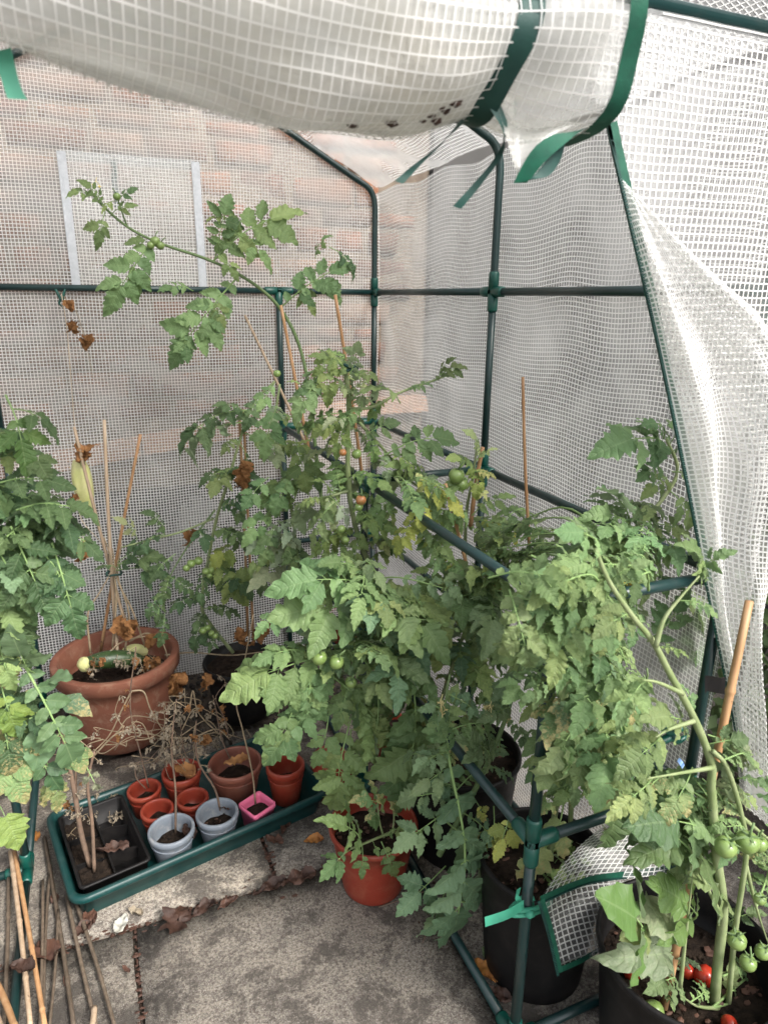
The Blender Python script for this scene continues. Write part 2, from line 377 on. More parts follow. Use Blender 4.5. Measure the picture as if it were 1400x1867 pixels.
gv = MB(); rg = random.Random(3)
for i in range(2600):
    x, y = rg.uniform(-.9, 1.3), rg.uniform(1.845, 2.48); r = rg.choice((.004, .006, .008, .011))
    gv.blob((x, y, -.022 + rg.uniform(0, .012)), r, i, .5, 5, 3, 0, (1, rg.uniform(.6, 1), .7))
gv = gv.build('gravel', M['gravel'], smooth=False); tag(gv, 'dark gravel and debris at the foot of the back wall', kind='stuff')
# ---- brick wall behind
YWALL = 2.56
wall = MB(); wall.box((-4, YWALL - .006, -.02), (1.25, YWALL + .3, 3.1)); wall = wall.build('brick_wall', M['mortar'], smooth=False)
tag(wall, 'old rubble brick wall with wide mortar joints behind the plastic cover', 'wall')
def brick_verts(x0, x1, z0, z1, y0, rr, mb):
    j = lambda a: rr.uniform(-a, a)
    yo = y0 + rr.uniform(-.014, .006)
    q = [(x0 + j(.006), yo + j(.006), z0 + j(.005)), (x1 + j(.010), yo + j(.006), z0 + j(.005)), (x1 + j(.010), yo + j(.006), z1 + j(.005)), (x0 + j(.006), yo + j(.006), z1 + j(.005))]
    cx, cz = (x0 + x1) / 2, (z0 + z1) / 2
    f = [(cx + (a - cx) * .9, b - .012, cz + (c - cz) * .86) for a, b, c in q]
    bk = [(a, YWALL + .05, c) for a, b, c in q]
    mb.add(q + f + bk, [(4, 5, 6, 7), (0, 1, 5, 4), (1, 2, 6, 5), (2, 3, 7, 6), (3, 0, 4, 7), (1, 0, 8, 9), (2, 1, 9, 10), (3, 2, 10, 11), (0, 3, 11, 8)])
rr = random.Random(11); z = .86; cand = []
while z < 3.05:
    h = rr.uniform(.052, .105); x = -3.9 + rr.uniform(0, .2)
    while x < 1.06:
        w = rr.uniform(.09, .27); cand.append((abs(x + w / 2 - .3) + .4 * abs(z - 1.4), x, x + w - rr.uniform(.014, .03), z, z + h - rr.uniform(.012, .026))); x += w
    z += h
cand.sort(); rest = MB()
for i, (d, x0, x1, z0, z1) in enumerate(cand):
    if i < 296:
        b = MB(); brick_verts(x0, x1, z0, z1, YWALL, rr, b); b.build('brick', M['brick'], wall)
    else: brick_verts(x0, x1, z0, z1, YWALL, rr, rest)
tag(rest.build('brickwork', M['brick'], wall), kind='stuff')
b = MB()
for i in range(10):   # sloping sandstone ledge in separate blocks
    x0 = -1.6 + i * .29; zz = lambda x: .735 + .13 * max(-.35, min(x, .9)) - .02
    x1 = min(1.25, x0 + .283); b = MB()
    b.add([(x0, YWALL - .06, zz(x0)), (x1, YWALL - .06, zz(x1)), (x1, YWALL + .06, zz(x1)), (x0, YWALL + .06, zz(x0)),
           (x0, YWALL - .045, zz(x0) + .055), (x1, YWALL - .045, zz(x1) + .055), (x1, YWALL + .06, zz(x1) + .08), (x0, YWALL + .06, zz(x0) + .08)],
          [(3, 2, 1, 0), (4, 5, 6, 7), (0, 1, 5, 4), (1, 2, 6, 5), (2, 3, 7, 6), (3, 0, 4, 7)])
    b.build('ledge_stone', M['sandstone'], wall, smooth=False)
b = MB(); b.box((-4, YWALL - .035, -.02), (1.25, YWALL + .04, .60)); b.build('plinth', M['plinth'], wall, smooth=False)
# ---- garden beyond the right side
b = MB(); b.box((1.255, YWALL - .03, -.02), (5, YWALL + .3, 2.9)); b = b.build('rendered_wall', M['greywall'], smooth=False); tag(b, 'dark grey rendered wall joining the brick wall behind the right corner', 'wall')
cp = MB(); cp.box((1.255, YWALL - .05, 2.9), (5, YWALL + .32, 2.96)); cp.build('coping', M['greywall'], b, smooth=False)
b = MB(); b.box((2.6, -1.2, -.02), (2.75, 2.52, 2.9)); b = b.build('side_wall', M['greywall'], smooth=False); tag(b, 'grey rendered garden wall seen blurred through the side cover', 'wall')
cp = MB(); cp.box((2.57, -1.22, 2.9), (2.78, 2.52, 2.96)); cp.build('coping', M['greywall'], b, smooth=False)
def shrub(cx, cy, h, r, lab, seed):
    t = thing('shrub', lab, 'shrub', (cx, cy, 0)); q = random.Random(seed); tr = MB()
    for i in range(6):
        a = q.uniform(0, 6.28); tr.tube(spline([(0, 0, 0), (.3 * r * math.cos(a), .3 * r * math.sin(a), h * .4), (.7 * r * math.cos(a), .7 * r * math.sin(a), h * .85)], 6), [.012, .011, .009, .007, .006, .004], 5)
    tr.build('branches', M['drystem'], t); fo = MB()
    for i in range(1500):
        a = q.uniform(0, 6.28); u = q.random() ** .45; zz = q.uniform(.08, 1); k = math.sin(min(1, zz * 1.15) * math.pi * .85 + .35)
        p = V((r * u * k * math.cos(a), r * u * k * math.sin(a), h * zz))
        d = V((q.uniform(-1, 1), q.uniform(-1, 1), q.uniform(-.6, .8))).normalized() * q.uniform(.03, .055); s_ = d.orthogonal().normalized() * d.length * .32
        fo.add([p, p + d * .5 + s_, p + d, p + d * .5 - s_], [(0, 1, 2, 3)])
    tag(fo.build('foliage', M['shrub'], t), kind='stuff')
shrub(1.55, 1.0, 1.0, .26, 'leafy green shrub standing outside beyond the side cover', 5)
stw = MB(); stw.box((1.30, .3, -.02), (1.8, .95, .15)); stw = stw.build('stone_step', M['concrete'], smooth=False); tag(stw, 'low stone step outside to the right of the cover', 'step')

# ------------------------------------------------------------------ GREENHOUSE FRAME
fr = thing('tubular_greenhouse', 'dark green tubular steel frame of the walk-in greenhouse with shelf rails', 'greenhouse frame', (0, 0, 0))
def pole(a, b, r=PR):
    q = MB(); q.tube([a, b], r, 12); return q.build('pole', M['pole'], fr)
def bent(pts, n=18):
    q = MB(); q.tube(spline(pts, n), PR, 12); return q.build('pole', M['pole'], fr)
def joint(p, dirs, L=.045, r=.0125):
    q = MB(); p = V(p)
    for d in dirs:
        d = V(d); e = p + d * L
        q.tube([p - d * .006, e - d * .004, e], [r, r, r - .0012], 12)
    q.build('connector', M['joint'], fr)
X, Yv, Zv = V((1, 0, 0)), V((0, 1, 0)), V((0, 0, 1))
for y in (YB, YM, YF):
    for sgn, xw, xi in ((1, XW, XI), (-1, XLW, XLI)):
        zs = (.012, Z1, Z2, Z3)
        for z0, z1 in zip(zs, zs[1:]): pole((xw, y, z0), (xw, y, z1))
        rb = .05
        bent([(xw, y, Z3), (xw, y, Z3 + .1), (xw, y, ZE - .09), (xw, y, ZE - .045), (xw - sgn * .006, y, ZE - .012), (xw - sgn * .026, y, ZE + .015), (xw - sgn * .08, y, ZE + .043), (xw - sgn * .3, y, ZE + .16), (XC + sgn * .012, y, ZR - .006)], 40)
        top = Z3 if y == YB else Z2
        zi = [q for q in zs if q <= top + .001]
        for z0, z1 in zip(zi, zi[1:]): pole((xi, y, z0), (xi, y, z1))
        inner_dir = -sgn
        for k, zz in enumerate(zs):
            ds = []
            if k > 0: ds.append(-Zv)
            ds.append(Zv)
            if y != YB: ds.append(Yv)
            if y != YF: ds.append(-Yv)
            if k < 3: ds.append(X * inner_dir)
            joint((xw, y, zz), ds)
            if k < 3: pole((xw, y, zz), (xi, y, zz))
            if zz <= top + .001 and (k < 3 or y == YB):
                ds = [X * sgn] if k < 3 else [X, -X]
                if k > 0: ds.append(-Zv)
                if zz < top - .001: ds.append(Zv)
                if k < 3:
                    if y != YB: ds.append(Yv)
                    if y != YF: ds.append(-Yv)
                joint((xi, y, zz), ds)
    joint((XC, y, ZR), [V((1, 0, -SLOPE)).normalized(), V((-1, 0, -SLOPE)).normalized()] + ([Yv] if y != YB else []) + ([-Yv] if y != YF else []))
for y0, y1 in ((YB, YM), (YM, YF)):
    for xw, xi in ((XW, XI), (XLW, XLI)):
        for zz in (.012, Z1, Z2): pole((xi, y0, zz), (xi, y1, zz))
        for zz in (.012, Z1, Z2, Z3): pole((xw, y0, zz), (xw, y1, zz))
    pole((XC, y0, ZR), (XC, y1, ZR))
pole((XLW, YB, Z3), (XLI, YB, Z3)); pole((XLI, YB, Z3), (XI, YB, Z3)); pole((XI, YB, Z3), (XW, YB, Z3))
pole((XLW, YF, ZE), (XW, YF, ZE)); joint((XW - .002, YF, ZE), [-X, -Zv], .04)

# ------------------------------------------------------------------ GREENHOUSE COVER
cov = thing('greenhouse_cover', 'translucent white mesh reinforced plastic cover hung over the green frame', 'cover', (0, 0, 0))
def sheet(name, fn, nu, nv, lu, lv, sp=.0092, tw=.0020, film='film', off=.0009, keep=None, parent=None, thread='thread'):
    G = [[fn(i / nu, j / nv) for i in range(nu + 1)] for j in range(nv + 1)]
    q = MB(); ok = lambda p: keep is None or keep(p)
    q.v = [tuple(p) for row in G for p in row]
    for j in range(nv):
        for i in range(nu):
            if ok((G[j][i] + G[j + 1][i + 1]) / 2):
                a = j * (nu + 1) + i; q.f.append((a, a + 1, a + nu + 2, a + nu + 1)); q.mi.append(0)
    o = q.build(name, M[film], parent or cov)
    th = MB()
    def run(axis):
        L, S, n = (lu, lv, nv) if axis == 0 else (lv, lu, nu)
        k = int(L / sp); d = tw / 2 / L
        for a in range(k + 1):
            u = (a + .5) / (k + 1); A = []; B = []
            def flush():
                if len(A) > 1: th.strip(A[:], B[:])
                A.clear(); B.clear()
            for s in range(n + 1):
                v = s / n
                if axis == 0: p0, p1 = fn(u - d, v), fn(u + d, v); pn = fn(u, min(1, v + .01)) - fn(u, max(0, v - .01))
                else: p0, p1 = fn(v, u - d), fn(v, u + d); pn = fn(min(1, v + .01), u) - fn(max(0, v - .01), u)
                if not ok((p0 + p1) / 2): flush(); continue
                nn = (p1 - p0).cross(pn); nn.normalize(); nn *= off * (1 if axis == 0 else -1)
                A.append(p0 + nn); B.append(p1 + nn)
            flush()
    run(0); run(1)
    tag(th.build('thread_mesh', M[thread], o), kind='stuff')
    return o
nz = lambda x, y, z: noise.noise(V((x, y, z)))
def wob(x, y, s, a): return a * (nz(x * s, y * s, 1.3) + .5 * nz(x * s * 2.3, y * s * 2.3, 7.7) + .22 * nz(x * s * 5, y * s * 5, 2.2))
roofz = lambda x: ZE + (min(XW - x, x - XLW)) * SLOPE
def back_fn(u, v):
    x = XLW - .02 + u * (XW - XLW + .04); z = v * (ZR + .01)
    fold = .03 * math.exp(-((z - 1.31 - .25 * (x + .2)) / .03) ** 2) if x < -.05 else 0
    return V((x + .003 * nz(x * 4, z * 3, 5), YB + .014 + wob(x, z, 2.2, .012) + .01 * math.sin(z * 3), z + wob(x, z, 1.8, .006) - .01))
sheet('back_panel', back_fn, 70, 80, 1.5, 1.99, keep=lambda p: p.z < roofz(p.x) + .012)
def side_fn(sgn, xw):
    def f(u, v):
        y = YF - .01 + u * (YB - YF + .03); z = -.005 + v * (ZE + .01)
        corner = math.exp(-((y - YB) / .12) ** 2) * .016
        b = .012 + wob(y, z, 2.6, .016) + .012 * math.sin(y * 9 + z * 2) * max(0, 1 - z) + corner * .0
        ed = min(1, (y - YF + .012) / .1)
        return V((xw + sgn * (.0125 + max(-.002, b) * ed), y, z + wob(y, z, 2.1, .012) + .006 * math.sin(y * 22) * v))
    return f
sheet('side_panel', side_fn(1, XW), 64, 64, 1.53, 1.6, off=-.0009, film='film_side')
sheet('side_panel', side_fn(-1, XLW), 40, 40, 1.53, 1.6)
def roof_fn(sgn):
    def f(u, v):
        y = YF - .01 + u * (YB - YF + .03); xe = XW + .014 if sgn > 0 else XLW - .014
        x = xe + (XC - xe) * v; z = ZE + abs(x - xe) * SLOPE + .014
        return V((x, y, z - .028 * math.sin(v * math.pi) * math.sin((y - YF) / (YB - YF) * 2 * math.pi) ** 2 + wob(y, x, 5, .010)))
    return f
sheet('roof_panel', roof_fn(1), 60, 36, 1.53, .84)
sheet('roof_panel', roof_fn(-1), 40, 24, 1.53, .84)
# front panel: strip to the right of the zip, and the gable above the header bar
ZIP = [(1108, 225), (1122, 290), (1180, 540), (1215, 700), (1250, 870), (1285, 1050), (1335, 1300), (1362, 1455)]
zipw = [P(*q, Y=YF - .016) for q in ZIP]
def zip_x(z):
    for a, b in zip(zipw, zipw[1:]):
        if b.z <= z <= a.z: return a.x + (b.x - a.x) * (a.z - z) / (a.z - b.z)
    return zipw[0].x + (z - zipw[0].z) * -.45 if z > zipw[0].z else 9
def front_fn(u, v):
    x = XLW - .02 + u * (XW - XLW + .06); z = .5 + v * (ZR - .5 + .01)
    return V((x, YF - .016 + .012 * nz(x * 4, z * 3, 9) - .012 * math.sin(max(0, z - .4) * 5) * max(0, x - .5), z + wob(x, z, 2.4, .010)))
def keepA(p):
    if p.z > ZE - .014: return False
    return p.x > zip_x(p.z) - .004
sheet('front_panel', front_fn, 120, 110, 1.54, 1.5, keep=keepA, film='film_front')
# loose lower flap that swings out in front of the corner post
FL = [(1128, 320), (1180, 540), (1215, 700), (1250, 870), (1285, 1050), (1335, 1300), (1362, 1470)]
FRr = [(1150, 345), (1290, 500), (1420, 665), (1450, 850), (1398, 1075), (1368, 1240), (1378, 1480)]
fl = spline([P(*q, Y=YF - .022) for q in FL], 61); frr = spline([P(*q, Y=YF - .022 - .05 * math.sin(min(1, i / 4) * 2.6)) for i, q in enumerate(FRr)], 61)
def flap_fn(u, v):
    k = min(60, v * 60); i = min(59, int(k)); t = k - i
    a = fl[i].lerp(fl[i + 1], t); b = frr[i].lerp(frr[i + 1], t); p = a.lerp(b, u)
    am = min(1, v * 4) * min(1, u * 6)
    p.y -= am * (.02 * math.sin(u * 9 + v * 2.5) * (.4 + v) + .018 * nz(u * 5, v * 6, 4)) + .01 * am
    p.z += .008 * am * math.sin(v * 15 + u * 4)
    return p
sheet('loose_flap', flap_fn, 40, 90, .26, 1.1, off=-.0010, film='film_white', sp=.0088, tw=.0026)
# zip tape
def tape(pts, wdir, w, mat, name, parent=None, n=60, off=(0, 0, 0), teeth=True):
    s = spline(pts, n); q = MB(); q.ribbon([p + V(off) for p in s], wdir, w)
    o = q.build(name, M[mat], parent or cov)
    if teeth:
        tq = MB(); d = V(wdir(0) if callable(wdir) else wdir).normalized()
        L = sum((a - b).length for a, b in zip(s, s[1:])); kk = int(L / .0035); ss = spline(pts, kk)
        for p in ss:
            c = p + V(off) + V((0, -.0016, 0)) - d * w * .35
            tq.box((c.x - .0022, c.y - .001, c.z - .0011), (c.x + .0022, c.y + .001, c.z + .0011))
        tag(tq.build('zip_teeth', M['darktie'], o, smooth=False), kind='stuff')
    return o
tape([p + V((0, -.006, 0)) for p in zipw], (1, 0, .35), .017, 'hem', 'zip_tape', n=80)
# rolled-up door
RX0, RX1 = -.42, .462
XS = P(918, 80, Y=.60).x
def roll_c(x): return V((x, YF - .085, 1.532 - .030 * math.exp(-((x - .24) / .22) ** 2)))
def roll_fn(u, v):
    x = RX0 + u * (RX1 - RX0); a = v * 2 * math.pi
    pin = math.exp(-((x - XS + .01) / .035) ** 2)
    r = .072 + .008 * math.sin(x * 5) + .010 * math.exp(-((x - .15) / .25) ** 2) - .012 * pin + (.014 * max(0, (x - XS) / (RX1 - XS)) if x > XS else 0)
    r *= 1 + .10 * nz(x * 5, math.cos(a) * 1.5, math.sin(a) * 1.5) + .05 * nz(x * 14, math.cos(a) * 2.5, math.sin(a) * 2.5)
    r += .003 * math.sin(a * 5 + x * 26)
    c = roll_c(x)
    return c + V((.012 * math.sin(a * 2) * max(0, u - .9) * 10, math.cos(a) * r, math.sin(a) * r * 1.02))
roll = sheet('rolled_door', roll_fn, 90, 48, 1.02, .46, sp=.0098, tw=.0013, film='film_door', off=-.0026)
def roll_in(u, v):
    p = roll_fn(u, v); c = roll_c(p.x); return c + (p - c) * (.62 + .1 * math.sin(v * 12.6 + u * 9)) + V((-.004, 0, 0))
q = MB(); G = [[roll_in(i / 40, j / 24) for i in range(41)] for j in range(25)]
q.v = [tuple(p) for r_ in G for p in r_]; q.f = [(j * 41 + i, j * 41 + i + 1, j * 41 + i + 42, j * 41 + i + 41) for j in range(24) for i in range(40)]; q.mi = [0] * len(q.f)
q.build('inner_layer', M['film_door'], roll)
rim = [roll_fn(1, k / 48) + V((.001, 0, 0)) for k in range(49)]; cc = V((RX1, YF - .085, 1.532))
q = MB(); q.strip([p + (p - cc).normalized() * .003 + V((-.016, 0, 0)) for p in rim], [p + (p - cc).normalized() * .003 + V((.003, 0, 0)) for p in rim]); q.build('zip_hem', M['hem'], roll)
def strap(x, w=.022):
    q = MB(); A = []; B = []
    for k in range(49):
        v = k / 48
        for L, dx in ((A, -w / 2), (B, w / 2)):
            p = roll_fn((x + dx - RX0) / (RX1 - RX0), v); c = roll_c(p.x); L.append(c + (p - c) * 1.03 + V((-.03 * (1 - math.sin(v * 6.283)) * .5 + .02, 0, 0)))
    q.strip(A, B); q.build('tie_strap', M['darktie'], roll)
strap(XS)
strap(-.26)
def ribbon_px(pts, Y, w, mat, name='tie_tail', parent=None, tw=0.6):
    s = spline([P(*q, Y=Y + dy) for *q, dy in pts], 26); q = MB()
    q.ribbon(s, lambda i: V((math.cos(i * tw / 4), .5 * math.sin(i * tw / 4), .35 * math.cos(i * .2))), w)
    return q.build(name, M[mat], parent or roll)
YR = YF - .085
ribbon_px([(897, 190, -.03), (850, 215, -.01), (800, 265, 0), (760, 300, .01), (727, 332, 0)], YR, .011, 'darktie')
ribbon_px([(902, 192, -.03), (920, 235, -.03), (908, 285, -.01), (870, 335, 0), (833, 378, 0)], YR, .012, 'darktie')
ribbon_px([(2, 90, 0), (8, 115, 0), (20, 150, 0), (32, 180, 0)], YR, .014, 'tie', tw=.1)
q = MB(); a0, a1, a2, a3 = P(908, 195, Y=YR - .03), P(1060, 232, Y=YR - .03), P(1022, 245, Y=YR - .035), P(948, 334, Y=YR - .04)
def tail_fn(u, v):
    l_ = a0.lerp(a3, v); r_ = a1.lerp(a2.lerp(a3, .35), min(1, v * 1.0)); p = l_.lerp(r_, u * (1 - v * .75)); p.y += .012 * math.sin(u * 5) * (1 - v); return p
tail = sheet('door_corner', tail_fn, 14, 14, .11, .10, film='film_white', sp=.0100, tw=.0022, parent=roll)
ribbon_px([(1070, 232, -.04), (1030, 246, -.045), (985, 280, -.05), (948, 333, -.045)], YR, .020, 'hem', 'zip_hem', tw=.1)
ribbon_px([(948, 333, -.045), (985, 320, -.035), (1010, 290, -.03), (1022, 262, -.03)], YR, .015, 'darktie', 'zip_hem', tw=.1)
q = MB(); rr = random.Random(4)
for px, py in ((790, 200), (800, 190), (812, 196), (780, 208), (645, 208), (655, 213), (825, 188), (806, 210), (718, 205)):
    p = P(px, py, Y=YR - .03); p = roll_fn((p.x - RX0) / (RX1 - RX0), -.27 - .02 * (218 - py) / 10); q.blob(p, rr.uniform(.003, .006), px, .8, 5, 3, 0, (1.4, .5, .7))
tag(q.build('mud_spots', M['deadleaf'], roll), kind='stuff')
# back vent window
def vent_fn(u, v):
    x = -.017 + u * .36; z = 1.30 + v * .34; p = back_fn((x - XLW + .02) / (XW - XLW + .04), z / (ZR + .01)); return V((x, p.y + .007 + .004 * nz(x * 8, z * 8, 3), z))
vent = sheet('vent_window', vent_fn, 20, 20, .36, .34, sp=.0060, tw=.0014, film='film_white')
def band(pts, w, d, dy=-.011):
    q = MB(); q.ribbon([V((x, vent_fn((x + .017) / .36, (z - 1.3) / .34).y + dy, z)) for x, z in pts], d, w); q.build('hook_tape', M['velcro'], vent)
band([(-.012, 1.29 + i * .035) for i in range(11)], .023, (1, 0, 0)); band([(.340, 1.29 + i * .035) for i in range(11)], .023, (1, 0, 0)); band([(-.012 + i * .035, 1.632) for i in range(11)], .026, (0, 0, 1), .003)
q = MB(); q.ribbon([V((.118 + .002 * math.sin(i), YB + .006, 1.628 - i * .012)) for i in range(11)], (1, 0, 0), .014); q.build('tie_tail', M['vent_tie'], vent)
# tied lower corner of the flap (in front of the black pot)
c0, c1, c2, c3 = P(985, 1640, Y=.70), P(1265, 1575, Y=.755), P(1250, 1440, Y=.82), P(1105, 1505, Y=.80)
sheet('flap_fold', lambda u, v: c0.lerp(c1, u).lerp(c0.lerp(c3, .98).lerp(c2, u), v) + V((0, .012 * math.sin(u * 6 + v * 3), .010 * math.sin(v * 3.1) * math.sin(u * 5))), 24, 16, .24, .14, film='film', sp=.0088, tw=.0019)
e0, e1, e2, e3 = P(990, 1645, Y=.695), P(1140, 1598, Y=.745), P(1150, 1690, Y=.755), P(1022, 1778, Y=.685)
sheet('flap_corner', lambda u, v: e0.lerp(e1, u).lerp(e3.lerp(e2, u), v) + V((0, .010 * math.sin(u * 4 + v * 2), 0)), 18, 14, .135, .10, film='film', sp=.0088, tw=.0019)
tape([P(x, y, Y=.690 + .05 * i / 4 + (.01 if i > 2 else 0)) for i, (x, y) in enumerate(((985, 1642), (1040, 1617), (1090, 1602), (1160, 1593), (1265, 1577)))], (0, .25, 1), .013, 'hem', 'zip_tape', n=30)
tape([P(x, y, Y=.684) for x, y in ((986, 1642), (1003, 1700), (1020, 1775))], (1, 0, .2), .013, 'hem', 'zip_tape', n=20)
tape([P(x, y, Y=.684 + .018 * i) for i, (x, y) in enumerate(((1014, 1772), (1060, 1752), (1100, 1728), (1140, 1712)))], (0, 0, 1), .014, 'hem', 'bottom_hem', n=20, teeth=False)
# ribbon that ties the corner to the post
pz = P(961, 1652, Y=YF); q = MB()
for dz in (-.005, .005): q.tube([V((XI + (.0125 + .002 * k % 2) * math.cos(a), YF + .0125 * math.sin(a), pz.z + dz + .004 * math.sin(a * 2))) for k, a in enumerate([i * .35 for i in range(19)])], .0042, 6)
q.blob((XI - .004, YF - .014, pz.z), .009, 2, .4)
s = spline([P(955, 1650, Y=YF - .016), P(925, 1668, Y=YF - .03), P(884, 1682, Y=YF - .03)], 12); q.ribbon(s, (0, .2, 1), .017)
s = spline([P(950, 1648, Y=YF - .012), P(940, 1632, Y=YF - .01), P(948, 1625, Y=YF)], 8); q.ribbon(s, (.3, .2, 1), .012)
q.build('corner_ribbon', M['tie'], cov)

# ------------------------------------------------------------------ POTS
def pot(name, label, cat, c, r, rb, h, mat, soil=None, rim=.012, rimh=.02, group=None, wall=.003, rings=0, n=48, chips=0, z0=0):
    t = thing(name, label, cat, (c[0], c[1], z0), group); q = MB()
    pr = [(0, .001), (rb * .97, .001), (rb, .004)]
    zr = h - rimh; rz = lambda z: rb + (r - rim * .6 - rb) * z / h
    pr += [(rz(zr * k / 5), zr * k / 5) for k in range(1, 6)]
    pr += [(rz(zr) + rim * .55, zr + .001), (r, zr + .004), (r, h - .003), (r - .002, h), (r - wall - .003, h), (r - wall - .005, h - .003), (rz(zr) - wall, zr - .002)]
    sz = (soil if soil is not None else h * .15)
    pr += [(rz(zr * .6 + sz * .4) - wall, zr * .6 + sz * .4), (rz(sz) - wall, sz - .01), (0, sz - .012)]
    q.lathe(pr, n); q.build('body', M[mat], t)
    if rings:
        for k in range(rings):
            zz = zr - .012 - k * .012; g2 = MB(); rr_ = rz(zz) + .0006
            g2.tube([(rr_ * math.cos(a), rr_ * math.sin(a), zz) for a in [2 * math.pi * i / n for i in range(n + 1)]], .0016, 5); g2.build('moulded_ring', M[mat], t)
    if soil is not None:
        d = MB(); d.disc(rz(soil) - wall + .001, soil, 36, amp=.010, seed=c[0] * 9, rings=12); d.build('soil', M['soil'], t)
        if chips:
            ch = MB(); rr = random.Random(int(c[0] * 999))
            for i in range(chips):
                a = rr.uniform(0, 6.28); u = (rz(soil) - wall - .004) * math.sqrt(rr.random()); s_ = rr.uniform(.002, .006)
                ch.blob((u * math.cos(a), u * math.sin(a), soil + rr.uniform(0, .006)), s_, i, .6, 5, 3, rr.choice((0, 0, 0, 1)), (rr.uniform(.7, 2), rr.uniform(.7, 1.6), .5))
            tag(ch.build('bark_chips', [M['soil'], M['deadleaf']], t, smooth=False), kind='stuff')
    return t
terra = (-.02, 1.965)
pot('terracotta_pot', 'large terracotta pot with thick rim holding dried plant and cucumbers', 'plant pot', terra, .179, .126, .262, 'clay', .185, .012, .042, wall=.016, chips=60)
pot('black_pot', 'small black pot behind the bushy plant beside the terracotta pot', 'plant pot', (.335, 1.93), .115, .085, .19, 'black', .165, .008, .02, chips=40)
REDC = (.47, 1.148)
pot('red_pot', 'orange red plastic pot standing alone on the paving with a small tomato plant', 'plant pot', REDC, .099, .068, .165, 'redpot', .125, .006, .014, chips=70)
BIGC = (.695, .848)
pot('black_pot', 'tall black pot behind the front post with flap corner hanging over it', 'plant pot', BIGC, .122, .096, .272, 'black', .235, .006, .012, chips=260)
FRC = (.798, .592)
pot('black_pot', 'black pot at bottom right corner with fallen red tomatoes on its soil', 'plant pot', FRC, .144, .112, .27, 'black', .195, .007, .014, chips=200)
pot('black_pot', 'black pot under the lower shelf rail behind the blue green drooping plant', 'plant pot', (.715, 1.19), .135, .11, .26, 'black', .225, .007, .014, chips=60)
pot('red_pot', 'narrow orange plastic pot half hidden behind drooping leaf stalk', 'plant pot', tuple(P(716, 1385, Z=0).xy), .05, .04, .125, 'redpot', .1, .004, .012)
pot('red_pot', 'red rimmed pot at the back under the shelf rail', 'plant pot', tuple(P(636, 1150, Z=.06).xy), .075, .055, .14, 'redpot', .12, .005, .014, chips=40)
# upturned pot with drainage holes
uc = P(607, 1425, Z=.03); t = thing('upturned_pot', 'orange plastic pot standing upside down showing its drainage holes', 'plant pot', (uc.x, uc.y + .02, 0))
q = MB(); q.lathe([(.060, 0), (.062, .002), (.062, .016), (.058, .018), (.049, .092), (.047, .098), (.043, .100), (.041, .0985), (0, .0985)], 40); q.build('body', M['redpot'], t)
for k in range(9):
    a = k * .698; rr_ = .030 if k else 0; hq = MB(); hq.disc(.0058 if k % 2 else .0045, .0992, 10, (rr_ * math.cos(a), rr_ * math.sin(a), 0), rings=1); hq.build('drainage_hole', M['black'], t)
hq = MB(); hq.disc(.004, .0992, 10, rings=1); hq.build('drainage_hole', M['black'], t)
# ---- seed tray
TA = math.radians(11.6); TC = V((.118, 1.487, 0)); TM = Matrix.Translation(TC) @ Matrix.Rotation(TA, 4, 'Z')
tr = thing('seed_tray', 'long dark teal plastic tray on the slabs holding small pots', 'tray', TC); tr.rotation_euler.z = TA
def rrect(lx, ly, r, z, n=6):
    o = []
    for cx, cy, a0 in ((lx - r, ly - r, 0), (-lx + r, ly - r, 90), (-lx + r, -ly + r, 180), (lx - r, -ly + r, 270)):
        for k in range(n + 1): a = math.radians(a0 + 90 * k / n); o.append(V((cx + r * math.cos(a), cy + r * math.sin(a), z)))
    return o
def loft(loops, close=True):
    q = MB(); n = len(loops[0]); q.v = [tuple(p) for l in loops for p in l]
    for j in range(len(loops) - 1):
        for k in range(n): q.f.append((j * n + k, j * n + (k + 1) % n, (j + 1) * n + (k + 1) % n, (j + 1) * n + k))
    if close: q.f.append(tuple((len(loops) - 1) * n + k for k in range(n)))
    q.mi = [0] * len(q.f); return q
hx, hy = .303, .152
loft([rrect(hx - .014, hy - .014, .025, .001), rrect(hx - .004, hy - .004, .03, .050), rrect(hx + .006, hy + .006, .035, .051), rrect(hx + .009, hy + .009, .036, .056), rrect(hx + .008, hy + .008, .036, .066), rrect(hx + .003, hy + .003, .034, .069), rrect(hx - .004, hy - .004, .03, .067), rrect(hx - .007, hy - .007, .03, .06), rrect(hx - .017, hy - .017, .024, .006)]).build('tray_body', M['tray'], tr)
